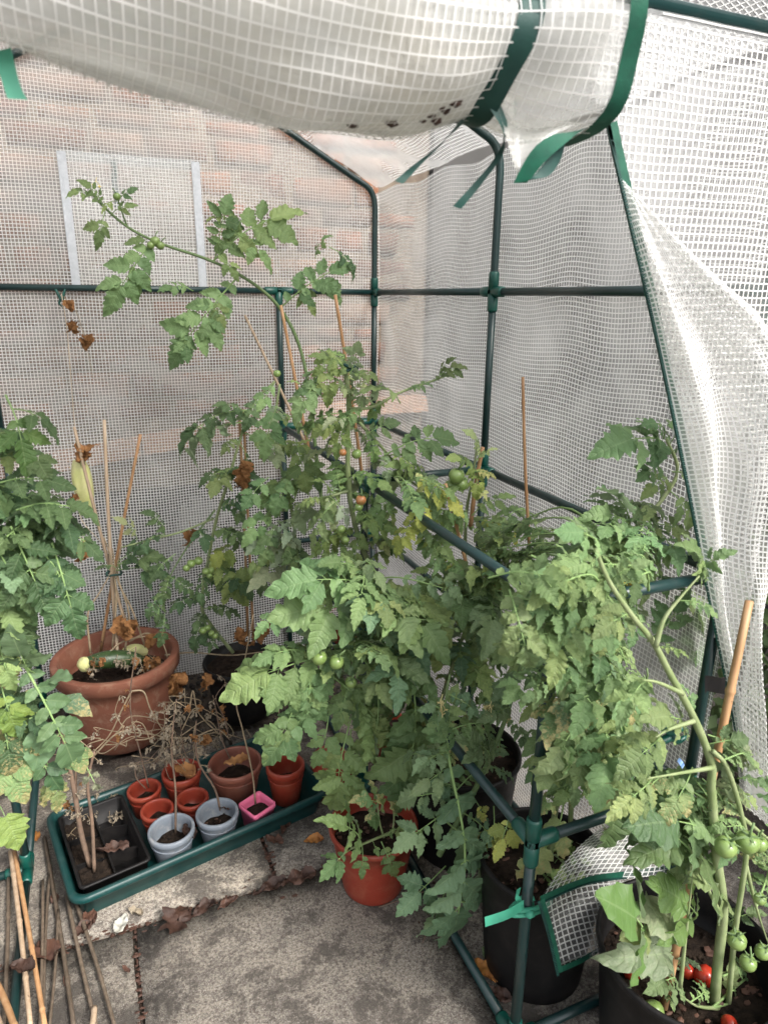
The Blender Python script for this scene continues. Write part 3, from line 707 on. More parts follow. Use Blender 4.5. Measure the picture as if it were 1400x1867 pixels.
# cell tray
ct = thing('cell_tray', 'black six cell seed tray with dry soil in its left cells', 'seed tray', TM @ V((-.212, 0, .008))); ct.rotation_euler.z = TA
cw, ch_ = .073, .125
loft([rrect(cw - .008, ch_ - .008, .008, .0), rrect(cw - .002, ch_ - .002, .01, .052), rrect(cw + .003, ch_ + .003, .012, .053), rrect(cw + .003, ch_ + .003, .012, .058), rrect(cw - .003, ch_ - .003, .01, .059), rrect(cw - .005, ch_ - .005, .01, .055), rrect(cw - .010, ch_ - .010, .008, .003)]).build('tray_body', M['black'], ct)
q = MB(); q.box((-.002, -ch_ + .006, .004), (.002, ch_ - .006, .050)); q.build('divider', M['black'], ct, False)
for yy in (-.042, .042):
    for x0, x1, hh in ((-cw + .006, -.002, .046), (.002, cw - .006, .044)):
        q = MB(); q.add([(x0, yy - .002, .004), (x1, yy - .002, .004), (x1, yy - .002, hh - .012), (x0 + .6 * (x1 - x0), yy - .002, hh - .006), (x0 + .35 * (x1 - x0), yy - .002, hh), (x0, yy - .002, hh),
                         (x0, yy + .002, .004), (x1, yy + .002, .004), (x1, yy + .002, hh - .012), (x0 + .6 * (x1 - x0), yy + .002, hh - .006), (x0 + .35 * (x1 - x0), yy + .002, hh), (x0, yy + .002, hh)],
                        [(0, 1, 2, 3, 4, 5), (11, 10, 9, 8, 7, 6)] + [(i, 6 + i, 6 + (i + 1) % 6, (i + 1) % 6) for i in range(6)]); q.build('divider', M['black'], ct, False)
for k, yy in enumerate((-.083, 0, .083)):
    q = MB(); nxx = 10
    vs_ = [(-cw + .008 + (cw - .010) * i / nxx, yy - .038 + .076 * j / nxx, .034 + .006 * nz(i * .7, j * .7, k) + .003 * nz(i * 2.1, j * 2.1, k)) for j in range(nxx + 1) for i in range(nxx + 1)]
    q.add(vs_, [(j * 11 + i, j * 11 + i + 1, j * 11 + i + 12, j * 11 + i + 11) for j in range(nxx) for i in range(nxx)]); q.build('soil', M['soil'], ct)
# pots in the tray
def tray_in(c, r):
    l = TM.inverted() @ c; l.x = max(-hx + .012 + r, min(hx - .012 - r, l.x)); l.y = max(-hy + .014 + r * .96, min(hy - .014 - r, l.y)); return TM @ l
def tpot(lx, ly, r, h, mat, label, name='small_pot', rings=1, soil=.5):
    c = TM @ V((lx, ly, 0))
    return pot(name, label, 'plant pot', (c.x, c.y), r, r * .72, h, mat, h * soil, .003, h * .2, rings=rings, n=36, chips=14, z0=.008), c, r
TP = {}
for key, a in dict(A=(-.088, .098, .042, .072, 'redpot', 'small terracotta coloured pot at the back of the tray beside cell tray'),
                   B=(.008, .094, .050, .088, 'redpot', 'terracotta coloured pot with a curled tan leaf at the tray back'),
                   C=(-.082, .010, .040, .070, 'redpot', 'small terracotta coloured pot behind the left pale grey pot'),
                   D=(.003, .002, .040, .070, 'redpot', 'small terracotta coloured pot behind the right pale grey pot'),
                   E=(.132, .036, .070, .098, 'brownpot', 'widest brownish pot with dark inner rim at back of tray'),
                   F=(-.078, -.089, .053, .084, 'greypot', 'pale grey pot next to the black cell tray holding thin dried stem'),
                   G=(.032, -.091, .051, .080, 'greypot', 'pale grey pot next to the pink square pot'),
                   I=(.233, -.055, .050, .108, 'redpot', 'bright orange red pot at the right end of the tray')).items():
    TP[key] = tpot(*a[:5], a[5], rings=1, soil=.45)
c = TM @ V((.128, -.108, 0)); t = thing('square_pot', 'small pink square pot in the seed tray', 'plant pot', (c.x, c.y, .008)); t.rotation_euler.z = TA + .25
s = .034; loft([rrect(s * .75, s * .75, .006, 0), rrect(s * .93, s * .93, .007, .058), rrect(s, s, .008, .059), rrect(s, s, .008, .07), rrect(s - .003, s - .003, .006, .0705), rrect(s * .87, s * .87, .006, .055), rrect(s * .8, s * .8, .006, .038)]).build('body', M['pink'], t)
q = MB(); q.disc(s * .86, .046, 24, amp=.006, seed=3, rings=6); q.build('soil', M['soil'], t)

# ------------------------------------------------------------------ CANES
def cane(label, a, b, r=.0042, mat='cane', group=None, seed=0, bow=.004):
    a, b = V(a), V(b); q = MB(); rr = random.Random(seed + int(abs(a.x) * 1e4)); L = (b - a).length
    pts = []; rad = []; nodes = []; d = rr.uniform(.06, .14)
    while d < L - .03: nodes.append(d); d += rr.uniform(.13, .2)
    ds = sorted(set([0, L] + [k + e for k in nodes for e in (-.006, -.0015, .0015, .006)] + [L * i / 10 for i in range(11)]))
    dirn = (b - a).normalized(); sdv = dirn.orthogonal().normalized(); sdv.rotate(Quaternion(dirn, rr.uniform(0, 6.28)))
    for d in ds:
        near = any(abs(d - k) < .003 for k in nodes)
        pts.append(a + dirn * d + sdv * bow * math.sin(math.pi * d / L)); rad.append(r * (1.0 - .12 * d / L) * (1.22 if near else 1))
    q.tube(pts, rad, 8); o = q.build('bamboo_cane', M[mat]); tag(o, label, 'cane', group); return o
tp = lambda px, py, Y: P(px, py, Y=Y)
cane('pale cane leaning furthest left of the three in the terracotta pot', tp(232, 1150, 1.94), tp(135, 778, 2.02), .0048, 'cane_pale')
cane('pale upright middle cane of the three in the terracotta pot', tp(216, 1215, 1.93), tp(190, 765, 1.98), .0052, 'cane_pale')
cane('tan cane of the terracotta pot leaning to the right at its top', tp(183, 1190, 2.0), tp(256, 792, 1.95), .0046, 'cane')
cane('tan cane with dark green clip standing near the back corner post', tp(672, 960, 1.62), tp(611, 537, 1.58), .0046)
cane('tan cane whose tip crosses the arching stem below the eye level rail', tp(565, 830, 1.75), tp(512, 556, 1.78), .0046)
cane('thin pale cane leaning left against the back cover', tp(560, 815, 1.8), tp(446, 574, 1.9), .004, 'cane_pale')
cane('first of two canes wrapped by a curled brown leaf above the small black pot', tp(452, 1160, 1.88), tp(436, 748, 1.9), .0042)
cane('second of two canes wrapped by a curled brown leaf above the small black pot', tp(462, 1160, 1.87), tp(444, 746, 1.89), .004)
cane('lone tan cane standing clear against the side cover', tp(966, 1010, 1.17), tp(953, 687, 1.2), .0036)
cane('tan cane beside the pale yellow plant and its large green tomato', tp(858, 960, 1.3), tp(880, 815, 1.3), .0052)
cane('tan cane tip poking above leaves between shelf rail and pale plant', tp(858, 1060, 1.2), tp(812, 882, 1.22), .0042)
cane('thick tan cane rising from the front black pot past the white flap', tp(1204, 1866, .57), tp(1366, 1096, .61), .0066)
# loose canes on the ground at left
gc = [((26, 1553), (85, 1890), 'cane', .0050, 'orange tan cane uppermost in the loose bundle on the ground'), ((19, 1553), (57, 1890), 'cane_pale', .0052, 'tan cane with pale worn patch in the loose bundle'),
      ((16, 1584), (6, 1890), 'cane_old', .0045, 'brown cane at the far left edge of the loose bundle'), ((81, 1528), (137, 1890), 'cane_old', .0048, 'long grey brown cane passing close beside the tray corner'),
      ((122, 1635), (180, 1890), 'cane_old', .0042, 'grey cane starting under the tray corner'), ((138, 1646), (214, 1890), 'cane_old', .0040, 'thin grey cane furthest right on the slab'),
      ((78, 1606), (72, 1880), 'cane_old', .0033, 'thin weathered cane under the loose bundle, left one of a close pair'), ((90, 1597), (79, 1880), 'cane_old', .0033, 'thin weathered cane under the loose bundle, right one of a close pair'),
      ((106, 1660), (88, 1890), 'cane_old', .0032, 'thinnest dark cane crossing beneath the grey brown cane'), ((-8, 1790), (34, 1900), 'cane', .0062, 'thick orange cane at the bottom left corner'),
      ((-14, 1830), (14, 1910), 'cane_pale', .0062, 'thick pale cane at the very bottom left corner'), ((172, 1838), (158, 1900), 'cane_pale', .0055, 'short pale cut cane end at the bottom of the slab')]
for i, (a, b, mt, r, lb) in enumerate(gc):
    z = .012 if mt == 'cane_old' else .032
    if i in (9, 10): z = .05
    cane(lb, P(*a, Z=z), P(*b, Z=z + (.01 if z > .02 else 0)), r, mt, 'loose bamboo canes on the ground', i, .003)

# ------------------------------------------------------------------ TOMATO LEAVES
def leaflet_mesh(name, seed, mat='leaf', ratio=.30, teeth=5, depth=.30, droop=.35, cup=.25, ruf=.05, twist=0, curl=0, crump=0, quilt=1):
    rr = random.Random(seed); rows = []; vs_ = []; fs = []; uv = []; ts = [0, .035]
    for k in range(teeth): ts += [.04 + .96 * (k + f) / teeth for f in (.12, .45, .8, .98)]
    ts[-1] = 1; NC = 7; jit = [[rr.uniform(.7, 1.3) for k in range(teeth)] for q in (0, 1)]
    for t in ts:
        w = ratio * (max(0, math.sin(math.pi * min(1, .012 + .988 * t) ** .66)) ** .8) if t < 1 else .004
        tt = max(0, (t - .04) / .96) * teeth; k = min(teeth - 1, int(tt)); f = min(1, tt - k); row = []
        for c in range(NC):
            s_ = c / 3 - 1; a = abs(s_); d = depth * (1 - .45 * t) * jit[s_ > 0][k]
            tooth = (f ** .9 * 1.25 if f < .8 else 1 - (f - .8) * 4.6) - .42
            x = s_ * w * (1 + d * tooth * a * a * 1.1); y = t + a * a * (.05 * f * (1 - t) - .05 * (1 - t) ** 4)
            z = cup * a * w - droop * t * t + ruf * (math.sin(t * 17 + seed + (2 if s_ > 0 else 0)) * a * a) + ruf * .7 * nz(x * 6 + seed, y * 6, 2)
            if 0 < a < 1: z += .016 * math.sin(math.pi * min(1, t * 1.2)) * (1 + quilt * math.sin(t * 7.5 * 6.28 - a * 1.0)) * .6
            p = V((x, y, z))
            if curl:
                ang = curl * t; p = V((x * (1 - .3 * t * min(1, curl)), math.sin(ang) / curl, z + droop * t * t - (1 - math.cos(ang)) / curl))
            if twist:
                c_, sn = math.cos(twist * t), math.sin(twist * t); p = V((p.x * c_ - p.z * sn * .6, p.y, p.z * c_ + p.x * sn))
            if crump: p += V((nz(p.x * 7 + seed, p.y * 7, 1), nz(p.x * 7, p.y * 7 + seed, 5), nz(p.x * 8, p.y * 8, seed))) * crump + V((0, 0, nz(p.x * 19, p.y * 19, seed))) * crump * .5
            row.append(len(vs_)); vs_.append(p); uv.append((s_ * .5 + .5, t))
        rows.append(row)
    for a, b in zip(rows, rows[1:]):
        for k in range(NC - 1): fs.append((a[k], a[k + 1], b[k + 1], b[k]))
    q = MB(); q.add(vs_, fs); q.uv = uv
    return q.mesh(name, M[mat])
LV = {'n': [leaflet_mesh('leaflet_shape', i, 'leaf', .26 + .05 * math.sin(i * 2.1), 4 + i % 3, .46 + .12 * math.sin(i), .10 + .28 * abs(math.sin(i * 1.7)), .2 + .3 * math.sin(i * 1.3), .05, .35 * math.sin(i * 2.7)) for i in range(14)],
      'h': [leaflet_mesh('leaflet_shape', 40 + i, 'leaf', .26, 5, .46, .1, .4, .07, .5 * math.sin(i * 2.2), curl=.9 + .4 * (i % 3)) for i in range(6)],
      'b': [leaflet_mesh('leaflet_shape', 60 + i, 'leaf_blight', .28, 5, .42, .3, .15, .08, .4 * math.sin(i)) for i in range(5)],
      'w': [leaflet_mesh('leaflet_shape', 80 + i, 'leaf', .22, 5, .4, .1, .9, .12, 1.2 * math.sin(i * 1.9), curl=1.6) for i in range(5)],
      'd': [leaflet_mesh('leaflet_shape', 90 + i, 'dry', .30, 3, .2, .2, .9, .10, 1.6 * math.sin(i * 1.9), curl=1.3, crump=.22) for i in range(6)],
      'g': [leaflet_mesh('leaflet_shape', 100 + i, 'dry_grey', .17, 3, .3, .2, .9, .12, 2.0 * math.sin(i * 1.9), curl=1.8, crump=.18) for i in range(5)],
      'r': [leaflet_mesh('leaflet_shape', 120 + i, 'leaf_smooth', .34, 3, .14, .14, .22, .05, .25 * math.sin(i), quilt=.2) for i in range(5)],
      'e': [leaflet_mesh('leaflet_shape', 140 + i, 'leaf_blight', .34, 3, .16, .2, .2, .04, .2 * math.sin(i)) for i in range(3)]}
class Plant:
    def __init__(s, name, label, base, col, seed, cat='tomato plant', group=None, var=.18, up=(0, -.45, .85), stemmat='stem', rmat='rachis'):
        s.t = thing(name, label, cat, base, group); s.b = V(base); s.col = col; s.r = random.Random(seed); s.var = var; s.up = V(up); s.stem_m = stemmat; s.rm = rmat; s.n = 0; s.stems = []
    def stem(s, pts, r0, r1, n=24, mat=None):
        sp = spline(pts, n); rr = [r0 + (r1 - r0) * i / (n - 1) for i in range(n)]
        rr = [r * (1 + .1 * nz(i * .6, r * 900, s.n)) for i, r in enumerate(rr)]
        q = MB(); q.tube([p - s.b for p in sp], rr, 8); q.build('stem', M[mat or s.stem_m], s.t); s.stems.append(sp); return sp
    def leaf(s, base, tip, n=7, kind='n', size=1.0, col=None, nrm=None, arc=.12, mini=True, wide=1.0, blade=None):
        r = s.r; base = V(base); tip = V(tip); d = tip - base; L = d.length; dn = d.normalized(); up = (s.up + V((r.uniform(-.35, .35), r.uniform(-.35, .35), r.uniform(-.2, .2)))) if nrm is None else V(nrm)
        up = up.normalized(); sag = up - dn * up.dot(dn)
        if sag.length < .15: sag = dn.orthogonal()
        sag.normalize()
        ctrl = [base, base + d * .33 + sag * L * arc, base + d * .66 + sag * L * arc * .7, tip]
        cv = spline(ctrl, 13); rac = (cv[:10 if blade and blade < L * .7 else 9] + []) if n > 1 else cv[:4]
        q = MB(); th = .0035 * (L / .2) ** .5 * (1 if n > 1 else .6)
        q.tube([p - base for p in rac], [th * (.62 - .35 * i / (len(rac) - 1)) for i in range(len(rac))], 5, caps=False)
        s.n += 1; lo = link('leaf', None, s.t, base - s.b) if False else link('leaf', bpy.data.meshes.new('leaf'), s.t, base - s.b); stalks = []
        def finish():
            for p0, p1 in stalks: q.tube([p0 - base, p1 - base], [th * .3, th * .2], 4, caps=False)
            me = q.mesh('leaf', M[s.rm if kind not in 'dg' else 'strawstem']); old = lo.data; lo.data = me; bpy.data.meshes.remove(old)
        c0 = V(col or s.col); tint = 1 + r.uniform(-s.var, s.var); yl = r.uniform(-.12, .16)
        def put(p, dr, nm, ln, kd=None):
            me = r.choice(LV[kd or kind]); y = dr.normalized(); x = y.cross(nm)
            if x.length < .05: x = y.orthogonal()
            x.normalize(); z = x.cross(y); w_ = ln * wide * r.uniform(.9, 1.15)
            mt = Matrix((x * w_ * r.choice((-1, 1)), y * ln, z * ln)).transposed().to_4x4(); mt.translation = p - base
            # small stalk offset keeps the blade on the stalk
            o = link('leaflet', me, lo); o.matrix_basis = mt
            k = tint * (1 + r.uniform(-.12, .12)); o.color = (min(1, c0.x * k * (1 + yl)), min(1, c0.y * k), min(1, c0.z * k * (1 - yl * .8)), 1)
        def at_(u):
            k = min(11, int(u * 12)); f = u * 12 - k; return cv[k].lerp(cv[k + 1], f), (cv[min(12, k + 2)] - cv[max(0, k - 1)]).normalized()
        if n == 1: p, t_ = at_(.22); put(p, (cv[12] - cv[3]), sag, (cv[12] - cv[3]).length * 1.02); finish(); return
        LB = min(L, blade or L); p, t_ = at_(1 - .33 * LB / L); g_ = V((0, 0, -1))
        put(p, (tip - p) + g_ * LB * .05, sag, LB * .36 * size)
        pairs = (n - 1) // 2
        for k in range(pairs):
            u = 1 - (LB / L) * (.37 + .50 * (k + r.uniform(.1, .4)) / max(1, pairs - .2)); u = max(.08, u)
            for sg in (-1, 1):
                p, t_ = at_(max(.08, u + r.uniform(-.025, .025))); sd = t_.cross(sag).normalized() * sg
                an = r.uniform(.25, .75); dr = sd * math.cos(an) + t_ * math.sin(an) + g_ * r.uniform(.05, .4) + sag * r.uniform(-.1, .15)
                nm = sag + sd * r.uniform(-.25, .35) + V((r.uniform(-.2, .2),) * 3) * .5
                ln = LB * size * r.uniform(.22, .31) * (1 - .13 * k)
                st = p + dr.normalized() * ln * .16; stalks.append((p, st))
                put(st, dr, nm, ln)
                if mini and r.random() < .85:
                    p2, t2 = at_(max(.06, u - .11)); dr2 = t2.cross(sag) * sg * .9 + t2 * r.uniform(.1, .5) + g_ * .2
                    put(p2, dr2, sag + sd * .2, LB * size * r.uniform(.09, .15), 'r' if kind in 'nhb' else kind)
        finish()
    def px(s, bx, by, tx, ty, Y, dY=-.03, **k):
        if k.get('n', 7) >= 3: k['size'] = k.get('size', 1.0) * 1.18
        if k.get('kind') == 'd' and k.get('n') in (1, 3): k.update(n=1, wide=1.0)
        s.leaf(P(bx, by, Y=Y), P(tx, ty, Y=Y + dY), **k)
    def fill(s, cx, cy, rx, ry, Y, dY, n, Lpx, kinds='nnnnh', nl=(7, 7, 9), size=1.0, stemto=None, cols=None, avoid=None, **kw):
        r = s.r
        for i in range(int(n * .84)):
            a = r.uniform(0, 6.283); u = math.sqrt(r.random()); tx, ty = cx + rx * u * math.cos(a), cy + ry * u * math.sin(a)
            L = r.uniform(*Lpx); ox, oy = (stemto or (cx, cy - ry * .2)); dx, dy = tx - ox, ty - oy; dd = math.hypot(dx, dy) + 1e-3
            an = math.atan2(dy / dd + .55, dx / dd) + r.uniform(-.7, .7); bx, by = tx - L * math.cos(an), ty - L * math.sin(an) * .9
            if avoid and avoid(tx, ty): continue
            y = Y + r.uniform(-dY, dY); tip = P(tx, ty, Y=y - r.uniform(0, .05)); bl = L * (tip - CP).dot(CF) / FPX
            best = None; bd_ = 9
            for sp in s.stems:
                for p in sp[2:]:
                    d_ = (p - tip).length + .25 * max(0, tip.z - p.z) + r.uniform(0, .06)
                    if d_ < bd_ and (p - tip).length > bl * .55: bd_ = d_; best = p
            base = best if best is not None and (best - tip).length < .34 else P(bx, by, Y=y + .02)
            s.leaf(base, tip, n=r.choice(nl), kind=r.choice(kinds), size=size * r.uniform(.95, 1.2), col=r.choice(cols) if cols else None, blade=bl * 1.15, arc=r.uniform(.08, .24), **kw)
    def tomato(s, px, py, Y, rpx, mat='gtom', sepal=True, hang=True):
        p = P(px, py, Y=Y); r = rpx * (p - CP).dot(CF) / FPX; q = MB()
        q.lathe([(0, -.92 * r), (.35 * r, -.88 * r), (.72 * r, -.64 * r), (.96 * r, -.2 * r), (1.0 * r, .15 * r), (.88 * r, .55 * r), (.6 * r, .82 * r), (.3 * r, .88 * r), (0, .82 * r)], 18, wob=.06, seed=px)
        o = q.build('tomato', M[mat], s.t, True, p - s.b); o.rotation_euler = (s.r.uniform(-.4, .4), s.r.uniform(-.4, .4), s.r.uniform(0, 6))
        if sepal:
            q = MB()
            for k in range(5):
                a = k * 1.2566; d = V((math.cos(a), math.sin(a), 0)); w = V((-d.y, d.x, 0)) * r * .14
                q.add([V((0, 0, .84 * r)) - w, V((0, 0, .84 * r)) + w, d * r * .6 + V((0, 0, r * .95)) + w * .7, d * r * 1.05 + V((0, 0, r * 1.05)), d * r * .6 + V((0, 0, r * .95)) - w * .7], [(0, 1, 2, 3, 4)])
            q.tube([(0, 0, .84 * r), (r * .1, 0, 1.4 * r), (r * .5, 0, 2.1 * r)], r * .09 + .0004, 5); q.build('calyx', M['darkstem'], o)
    def flower(s, px, py, Y, rpx, mat='petal', n=5):
        p = P(px, py, Y=Y); r = rpx * (p - CP).dot(CF) / FPX
        for i in range(n):
            q = MB(); c = V((s.r.uniform(-1, 1), s.r.uniform(-.6, .6), s.r.uniform(-1, 1))) * r * .75; ax = V((s.r.uniform(-1, 1), s.r.uniform(-1.2, .2), s.r.uniform(-1, .3))).normalized()
            u = ax.orthogonal().normalized(); v = ax.cross(u)
            for k in range(5):
                a = k * 1.2566; d = (u * math.cos(a) + v * math.sin(a)) * .75 - ax * .45; w = ax.cross(d).normalized() * r * .12
                q.add([c, c + d * r * .3 + w, c + d * r * .62, c + d * r * .3 - w], [(0, 1, 2, 3)])
            q.tube([c, c + ax * r * .3], [r * .09, r * .02], 5); q.tube([c - ax * r * .05, V((0, 0, r * 1.1)), V((r * .2, 0, r * 1.8))], r * .05, 4); q.build('flower', M[mat], s.t, True, p - s.b)

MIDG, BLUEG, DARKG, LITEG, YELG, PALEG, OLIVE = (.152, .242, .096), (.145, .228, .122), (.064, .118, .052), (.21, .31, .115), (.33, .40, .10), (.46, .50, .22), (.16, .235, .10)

# ---- plant with the long arching stem, against the back cover
pl = Plant('tomato_plant', 'tall tomato plant whose thin stem arches left across the back vent window', P(600, 1180, Y=1.92), MIDG, 21)
Y0 = 1.85
pl.stem([P(x, y, Y=Y0) for x, y in ((600, 1180), (590, 960), (572, 790), (560, 690), (540, 615), (505, 555), (455, 512), (385, 475), (300, 446), (240, 418), (195, 382), (165, 350))], .0062, .0024, 60, 'darkstem')
pl.stem([P(x, y, Y=Y0) for x, y in ((232, 412), (222, 385), (215, 362))], .0022, .0016, 8, 'darkstem')
pl.px(178, 358, 122, 350, Y0, n=3, nrm=(0, -.8, .6)); pl.px(188, 372, 148, 325, Y0, n=5, nrm=(0, -.8, .4)); pl.px(192, 385, 178, 442, Y0, n=3, size=1.3, nrm=(0, -.9, .3)); pl.px(200, 395, 245, 368, Y0, n=3, nrm=(0, -.8, .5)); pl.px(215, 372, 246, 340, Y0, n=3, nrm=(0, -.7, .6)); pl.px(214, 366, 185, 385, Y0, n=3)
pl.px(275, 440, 192, 568, Y0, n=7, size=1.0, nrm=(.2, -.85, .4)); pl.px(240, 470, 252, 530, Y0, n=3, size=1.3, nrm=(.1, -.9, .3)); pl.px(270, 440, 228, 436, Y0, n=1)
pl.px(388, 476, 552, 372, Y0, n=9, size=.9, nrm=(0, -.8, .6)); pl.px(392, 470, 418, 348, Y0, n=7, size=.85, nrm=(0, -.85, .5)); pl.px(430, 425, 492, 478, Y0 - .03, n=3, size=1.4, nrm=(0, -.85, .4)); pl.px(398, 462, 432, 502, Y0 - .03, n=3, size=1.3, nrm=(0, -.9, .4)); pl.px(455, 400, 516, 428, Y0, n=3, size=1.3, nrm=(0, -.9, .4)); pl.px(420, 400, 375, 400, Y0, n=5, col=LITEG)
pl.px(430, 508, 300, 670, Y0, n=9, size=.85, nrm=(.1, -.9, .4)); pl.px(360, 555, 400, 625, Y0 - .03, n=3, size=1.3, nrm=(0, -.9, .4)); pl.px(385, 530, 408, 597, Y0 - .02, n=3, size=1.2, nrm=(0, -.9, .4)); pl.px(330, 590, 342, 650, Y0 - .02, n=3, size=1.3, nrm=(0, -.9, .4)); pl.px(352, 530, 290, 525, Y0, n=5)
pl.px(512, 560, 648, 470, Y0, n=7, size=.9, nrm=(0, -.85, .5)); pl.px(540, 510, 572, 565, Y0, n=3, size=1.3); pl.px(570, 490, 625, 545, Y0, n=3, size=1.2); pl.px(575, 470, 600, 425, Y0, n=5, col=LITEG); pl.px(600, 450, 648, 500, Y0, n=3, size=1.2, col=DARKG)
for x, y, r in ((165, 352, 5), (213, 358, 7), (283, 440, 9), (292, 447, 8), (275, 447, 7)): pl.tomato(x, y, Y0 - .02, r)
pl.flower(176, 340, Y0, 9, n=2)
# ---- dried cucumber plant in the terracotta pot
pl = Plant('cucumber_plant', 'withered cucumber plant with brown curled leaves tied to canes in terracotta pot', (terra[0], terra[1], .19), DARKG, 22, 'cucumber plant', stemmat='strawstem')
for pts in (((205, 1180), (212, 1090), (205, 1030), (190, 980)), ((228, 1185), (235, 1120), (215, 1050), (222, 990)), ((165, 1190), (160, 1120), (182, 1080), (205, 1040)), ((265, 1180), (240, 1110), (215, 1060), (205, 1000)), ((235, 1170), (270, 1155), (300, 1180), (312, 1250)), ((300, 1195), (350, 1190), (420, 1195), (485, 1188)), ((180, 1220), (215, 1175), (270, 1160), (310, 1165))):
    pl.stem([P(x, y, Y=1.93 - .004 * i) for i, (x, y) in enumerate(pts)], .0030, .0016, 16)
for a in ((150, 975, 152, 1040), (148, 985, 160, 1030), (225, 1110, 232, 1180), (228, 1120, 245, 1170), (230, 1125, 222, 1185), (165, 1190, 175, 1235), (345, 950, 350, 1010), (348, 960, 340, 1000), (320, 1210, 325, 1280), (322, 1220, 315, 1300), (290, 1150, 262, 1190)):
    pl.px(*a, 1.92, n=3, kind='d', size=1.5, mini=False)
for i in range(16): x = pl.r.uniform(165, 300); pl.px(x, 1200 + pl.r.uniform(-8, 15), x + pl.r.uniform(-30, 30), 1225 + pl.r.uniform(-15, 20), 1.90, n=3, kind='dg'[i % 2], size=1.4, mini=False)
for a in ((212, 1035, 178, 1035), (214, 1030, 290, 1012), (215, 1025, 265, 1000), (212, 1040, 240, 1020), (214, 1040, 300, 1045)): pl.px(*a, 1.91, n=3, size=1.3, col=DARKG)
q = MB(); tipv = P(150, 1205, Y=1.905); cen = P(225, 1205, Y=1.895)
def cucum(name, label, a, b, r, mat, spots=True, seed=0, mat2=None):
    a, b = V(a), V(b); t = thing(name, label, 'cucumber', (a + b) / 2); d = b - a; pts = [a - (a + b) / 2 + d * k / 11 + V((0, 0, .012 * math.sin(math.pi * k / 11))) for k in range(12)]
    q = MB(); q.tube(pts, [r * (math.sin(math.pi * min(1, max(.0, .06 + .9 * k / 11)))) ** .38 for k in range(12)], 16); q.build('body', M[mat], t)
    q = MB(); rr = random.Random(seed)
    for i in range(70):
        k = rr.randrange(1, 11); a_ = rr.uniform(0, 6.28); u = d.orthogonal().normalized(); v = d.normalized().cross(u); q.blob(pts[k] + d * rr.uniform(-.04, .04) + (u * math.cos(a_) + v * math.sin(a_)) * r * .98, .0011, i, .2, 4, 3)
    tag(q.build('bumps', M['paleleaf' if mat == 'cuc' else 'palecuc'], t), kind='stuff')
    if mat2: q = MB(); q.blob(a - (a + b) / 2 + d * .03, r * .85, 3, .15, 12, 8); q.build('pale_end', M[mat2], t)
    return t
cucum('cucumber', 'dark green cucumber with yellow end lying in the terracotta pot', P(152, 1212, Y=1.915), P(262, 1205, Y=1.93), .026, 'cuc', True, 1, 'palecuc')
cucum('cucumber', 'short yellowing cucumber lying behind the dark one in the terracotta pot', P(222, 1196, Y=1.99), P(268, 1190, Y=1.99), .020, 'palecuc', True, 2)
t = cucum('cucumber', 'pale yellow green cucumber hanging on twine beside the leaning cane', P(143, 838, Y=2.06), P(160, 935, Y=2.05), .027, 'palecuc', True, 3)
tl = Plant('dried_flower', 'crumpled orange dried flower on top of the hanging pale cucumber', P(152, 850, Y=2.05), DARKG, 5, 'dried flower')
for a in ((152, 850, 150, 800), (156, 848, 160, 800), (148, 850, 158, 815), (154, 845, 145, 812), (135, 900, 135, 930), (140, 895, 128, 925)): tl.px(*a, 2.03, n=1, kind='d')
# twine and withered vine from the clip
t = MB(); t.tube(spline([P(x, y, Y=2.16) for x, y in ((112, 535), (122, 600), (130, 700), (137, 790), (142, 860))], 20), .0012, 5); tag(t.build('garden_twine', M['twine']), 'pale twine hanging from the rail clip down to the pale cucumber', 'twine')
t = MB(); t.tube(spline([P(x, y, Y=2.0) for x, y in ((140, 910), (150, 950), (185, 990), (205, 1020))], 14), .0011, 5); tag(t.build('garden_twine', M['twine']), 'short twine slanting from the pale cucumber to the tied canes', 'twine')
vn = Plant('dried_vine', 'withered brown vine dangling from the green clip on the back rail', P(116, 545, Y=2.18), DARKG, 31, 'dried vine', stemmat='strawstem')
vn.stem([P(x, y, Y=2.17) for x, y in ((116, 540), (140, 570), (152, 610), (160, 640), (170, 690))], .0012, .0006, 14)
for a in ((120, 545, 130, 570), (122, 548, 140, 565), (128, 580, 138, 612), (130, 585, 128, 610), (152, 605, 165, 640), (158, 612, 150, 640), (160, 615, 172, 628)): vn.px(*a, 2.15, n=1, kind='d')
